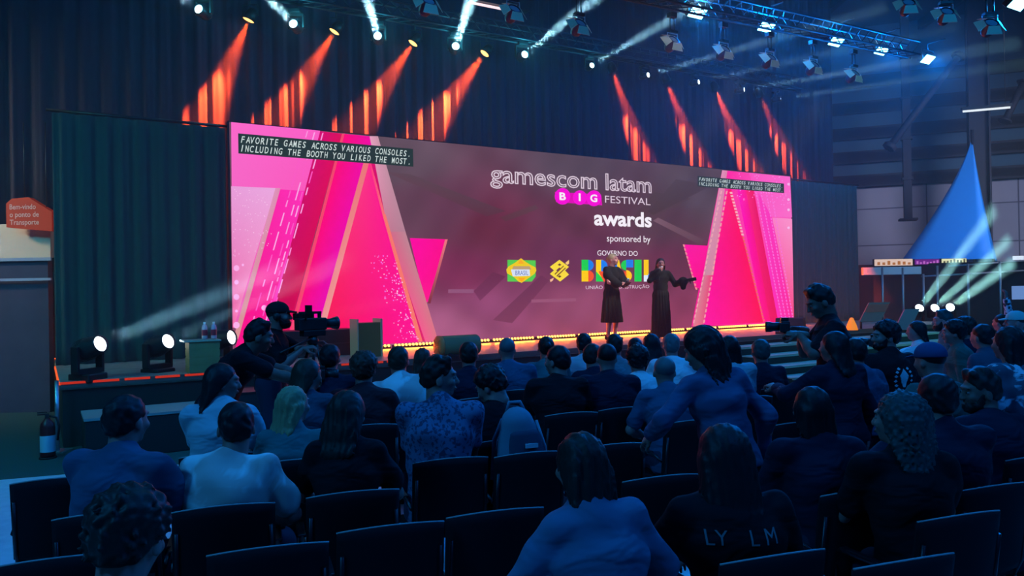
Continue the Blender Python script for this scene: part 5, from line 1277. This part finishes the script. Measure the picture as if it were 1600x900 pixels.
# video camera on tripod
p = wpos(r,.02,.42,0); vy = R(-48)
vc = empty('video_camera', p, vy, 'black video camera on its tripod in front of the pink screen at left', 'camera')
m = MB(); m.box(-.06,.06,-.17,.13,1.50,1.62,bev=.012); m.box(-.018,.018,-.14,.09,1.66,1.685); m.box(-.012,.012,-.14,-.11,1.62,1.67); m.box(-.012,.012,.06,.09,1.62,1.67); m.build('body',CAMB,vc)
m = MB(); m.lathe([(0,.12),(.045,.12),(.048,.20),(.055,.22),(.068,.27),(.06,.27),(.04,.24)],18,Matrix.Translation((0,0,1.56))@Matrix.Rotation(R(-90),4,'X')); m.build('lens_barrel',CAMB,vc)
m = MB(); m.box(-.15,-.07,-.14,.06,1.60,1.67,bev=.01); m.box(.10,.22,-.13,-.115,1.66,1.75); m.tube([(.05,-.1,1.6),(.12,-.12,1.68)],.01,6); m.build('viewfinder',BLACK,vc)
m = MB(); m.box(-.05,.05,-.12,.12,1.44,1.50,bev=.008); m.lathe([(0,1.36),(.05,1.36),(.06,1.40),(.04,1.44),(0,1.44)],14); m.tube([(.05,-.05,1.42),(.07,-.38,1.30)],.01,6); m.build('tripod_head',METAL,vc)
for k in range(3):
    a = k*2*math.pi/3+.5; m = MB(); m.tube([(.03*math.cos(a),.03*math.sin(a),1.36),(.24*math.cos(a),.24*math.sin(a),.7)],.018,6); m.tube([(.24*math.cos(a),.24*math.sin(a),.72),(.47*math.cos(a),.47*math.sin(a),0.01)],.012,6); m.build('tripod_leg',METAL,vc)
r = person('photographer in dark shirt bending forward with a camera, left of the video camera',408,503,6.35,base_yaw=-74,pose='stand',hair='quiff',hc='black',top='shirt_black',skin=1,face=True,build=1.1,lean=30,head=(0,12),curl=1.1,
  arms={1:((.10,.80,1.10),(.6,-.3,-1),(-.2,1,.2),(.3,0,1)),-1:((-.10,.82,1.12),(-1,-.3,-.8),(.1,1,.2),(-.3,0,1))})
jw = r['_j'][0:3]; jv = r['_j'][3:6]
held_camera(wpos(r,(jw[0]+jv[0])/2,jw[1]+.13,jw[2]+.04), r.rotation_euler[2], 'camera in the hands of the bending photographer at left', .9)
# ---- the two presenters on the deck
def on_deck(px,py,d,**kw): return person(kw.pop('label'),px,py,d,pose='stand',z0=SZ,face=True,vox=.014,**kw)
r = on_deck(957,397,15.6,label='first presenter on the deck, blond, black puff sleeved dress to the calf, hands together',base_yaw=-138,hair='bun',hc='blond',top='dress_black',sleeve='puff',skin=2,fem=True,dress=(.36,.235),head=(14,0),group='presenters on the stage',curl=.8,lean=2,
  arms={1:((.03,.30,1.13),(1,-.4,-.3),(-.8,.6,.1),(.2,.2,1)),-1:((-.06,.28,1.15),(-1,-.4,-.3),(.8,.6,.1),(-.2,.2,1))})
j = r['_j']
def mic(p, q, label):
    o = empty('microphone', p, 0, label, 'microphone'); M_ = look(Vector((0,0,0)), Vector(q)-Vector(p))
    MB().lathe([(0,-.13),(.011,-.13),(.013,.02),(.018,.04)],12,M_,).build('handle',BLACK,o)
    MB().lathe([(.018,.04),(.026,.055),(.027,.08),(.018,.10),(0,.104)],14,M_).build('mesh_head',STEEL,o)
w = wpos(r,j[0]-.03,j[1]+.09,j[2]+.03); mic(w, w+Vector((.15,-.1,.25)), 'microphone held at the waist by the first presenter')
w = wpos(r,j[3]+.05,j[4]+.12,j[5]-.02)
o = empty('cue_card', w, r.rotation_euler[2], 'small dark cue card in the hand of the first presenter', 'card'); m = MB(); m.box(-.08,.08,-.004,.004,-.05,.06,Matrix.Rotation(R(-50),4,'X'),bev=.001); m.build('card',mat('dark_card',(.03,.03,.03),.6),o)
r = on_deck(1032,404,15.9,label='second presenter on the deck, dark hair, long black dress, holding microphone to her mouth',base_yaw=-176,hair='long',hc='brown',top='dress_black',sleeve='flare',skin=2,fem=True,dress=(.03,.20),head=(-4,0),group='presenters on the stage',curl={1:1.2,-1:.5},lean=1,
  arms={1:((.10,.20,1.38),(1,-.3,-1),(-.5,.3,.8),(.3,1,.2)),-1:((-.44,.22,1.18),(-.4,-.3,-1),(-1,.3,-.05),(0,.2,1))})
j = r['_j']
w = wpos(r,j[0]-.05,j[1]+.02,j[2]+.07); mic(w, wpos(r,j[12]+.0,j[13]+.10,j[14]-.07), 'microphone at the mouth of the second presenter')
w = wpos(r,j[3]-.12,j[4]+.06,j[5]+.02)
o = empty('cue_card', w, r.rotation_euler[2], 'black folder in the outstretched hand of the second presenter', 'folder'); m = MB(); m.box(-.11,.11,-.005,.005,-.07,.08,Matrix.Rotation(R(-65),4,'X')@Matrix.Rotation(R(20),4,'Y'),bev=.001); m.build('card',mat('dark_card',(.03,.03,.03),.6),o)
o.name = 'folder'
# ---- empty chairs and chairs whose sitters hide them
for px,py,lab in ((92,746,'empty black chair at the far left, beside the broad man in slate blue'),(104,866,'empty black chair lowest at left beside the nearest head'),(420,850,'empty black chair in the nearest row below the white t-shirt'),
  (610,817,'empty black chair below the patterned shirt, left of the narrow lit gap'),(772,795,'empty black chair below the backpack, left of the denim jacket'),(826,706,'empty black chair in front of the pale backpack'),
  (955,693,'empty black chair right behind the loose tail of hair'),(1030,742,'empty black chair left of the very long dark hair'),
  (1368,596,'empty black chair behind the man with the pale emblem'),(1236,660,'empty black chair hidden behind the straight dark bob'),(1405,868,'empty black chair at the bottom edge in front of the curly haired woman')):
    lone_chair(px,py,lab)
# backpack on a chair
BP = mat('backpack_cloth',(.13,.20,.26),.85); BPD = mat('backpack_dark',(.035,.055,.09),.85)
ch_ = [c for c in C.objects if c.get('label') == 'empty black chair in front of the pale backpack'][0]
bp = empty('backpack', (ch_.location.x+.03,ch_.location.y-.03,.47), CRZ, 'pale blue grey backpack standing on a chair beside the patterned shirt', 'backpack')
v = sculpt([slab((0,.0,.10),(.175,.11),(0,.0,.46),(.135,.10),.04),ell((-.02,0,.56),(.10,.09,.10),.05)],.011,disp=folds(.004,18,3)); np_mesh('body',[v],BP,bp)
v = sculpt([slab((.02,-.085,.26),(.125,.05),(.01,-.065,.50),(.095,.045),.03)],.010,disp=folds(.003,22,5)); pk = np_mesh('front_pocket',[v],BPD,bp)
m = MB(); m.box(-.01,.07,-.137,-.126,.43,.455); m.build('badge',mat('badge_pale',(.5,.55,.6),.6),pk)
m = MB(); m.tube([(-.08,.02,.63),(-.06,.02,.69),(.01,.02,.69),(.04,.02,.63)],.012,8); m.tube([(.09,-.05,.58),(.135,-.08,.42),(.165,-.08,.12)],.010,6); m.tube([(-.09,.06,.58),(-.13,.11,.45),(-.15,.11,.2)],.016,6); m.build('strap',BP,bp)

# ================================================================== HAZE
hz = bpy.data.materials.new('haze'); hz.use_nodes = True; nt = hz.node_tree; nt.nodes.clear()
v = nt.nodes.new('ShaderNodeVolumeScatter'); o_ = nt.nodes.new('ShaderNodeOutputMaterial'); v.inputs['Color'].default_value = (1,1,1,1); v.inputs['Density'].default_value = .0095; v.inputs['Anisotropy'].default_value = .1
nt.links.new(v.outputs[0],o_.inputs['Volume'])
m = MB(); m.box(-9,27,-4.8,2.05,.02,11.8); tag(m.build('haze',hz,None,loc=S(0,0,0),rz=TH),'thin theatrical haze hanging over stage and audience','haze',kind='stuff')
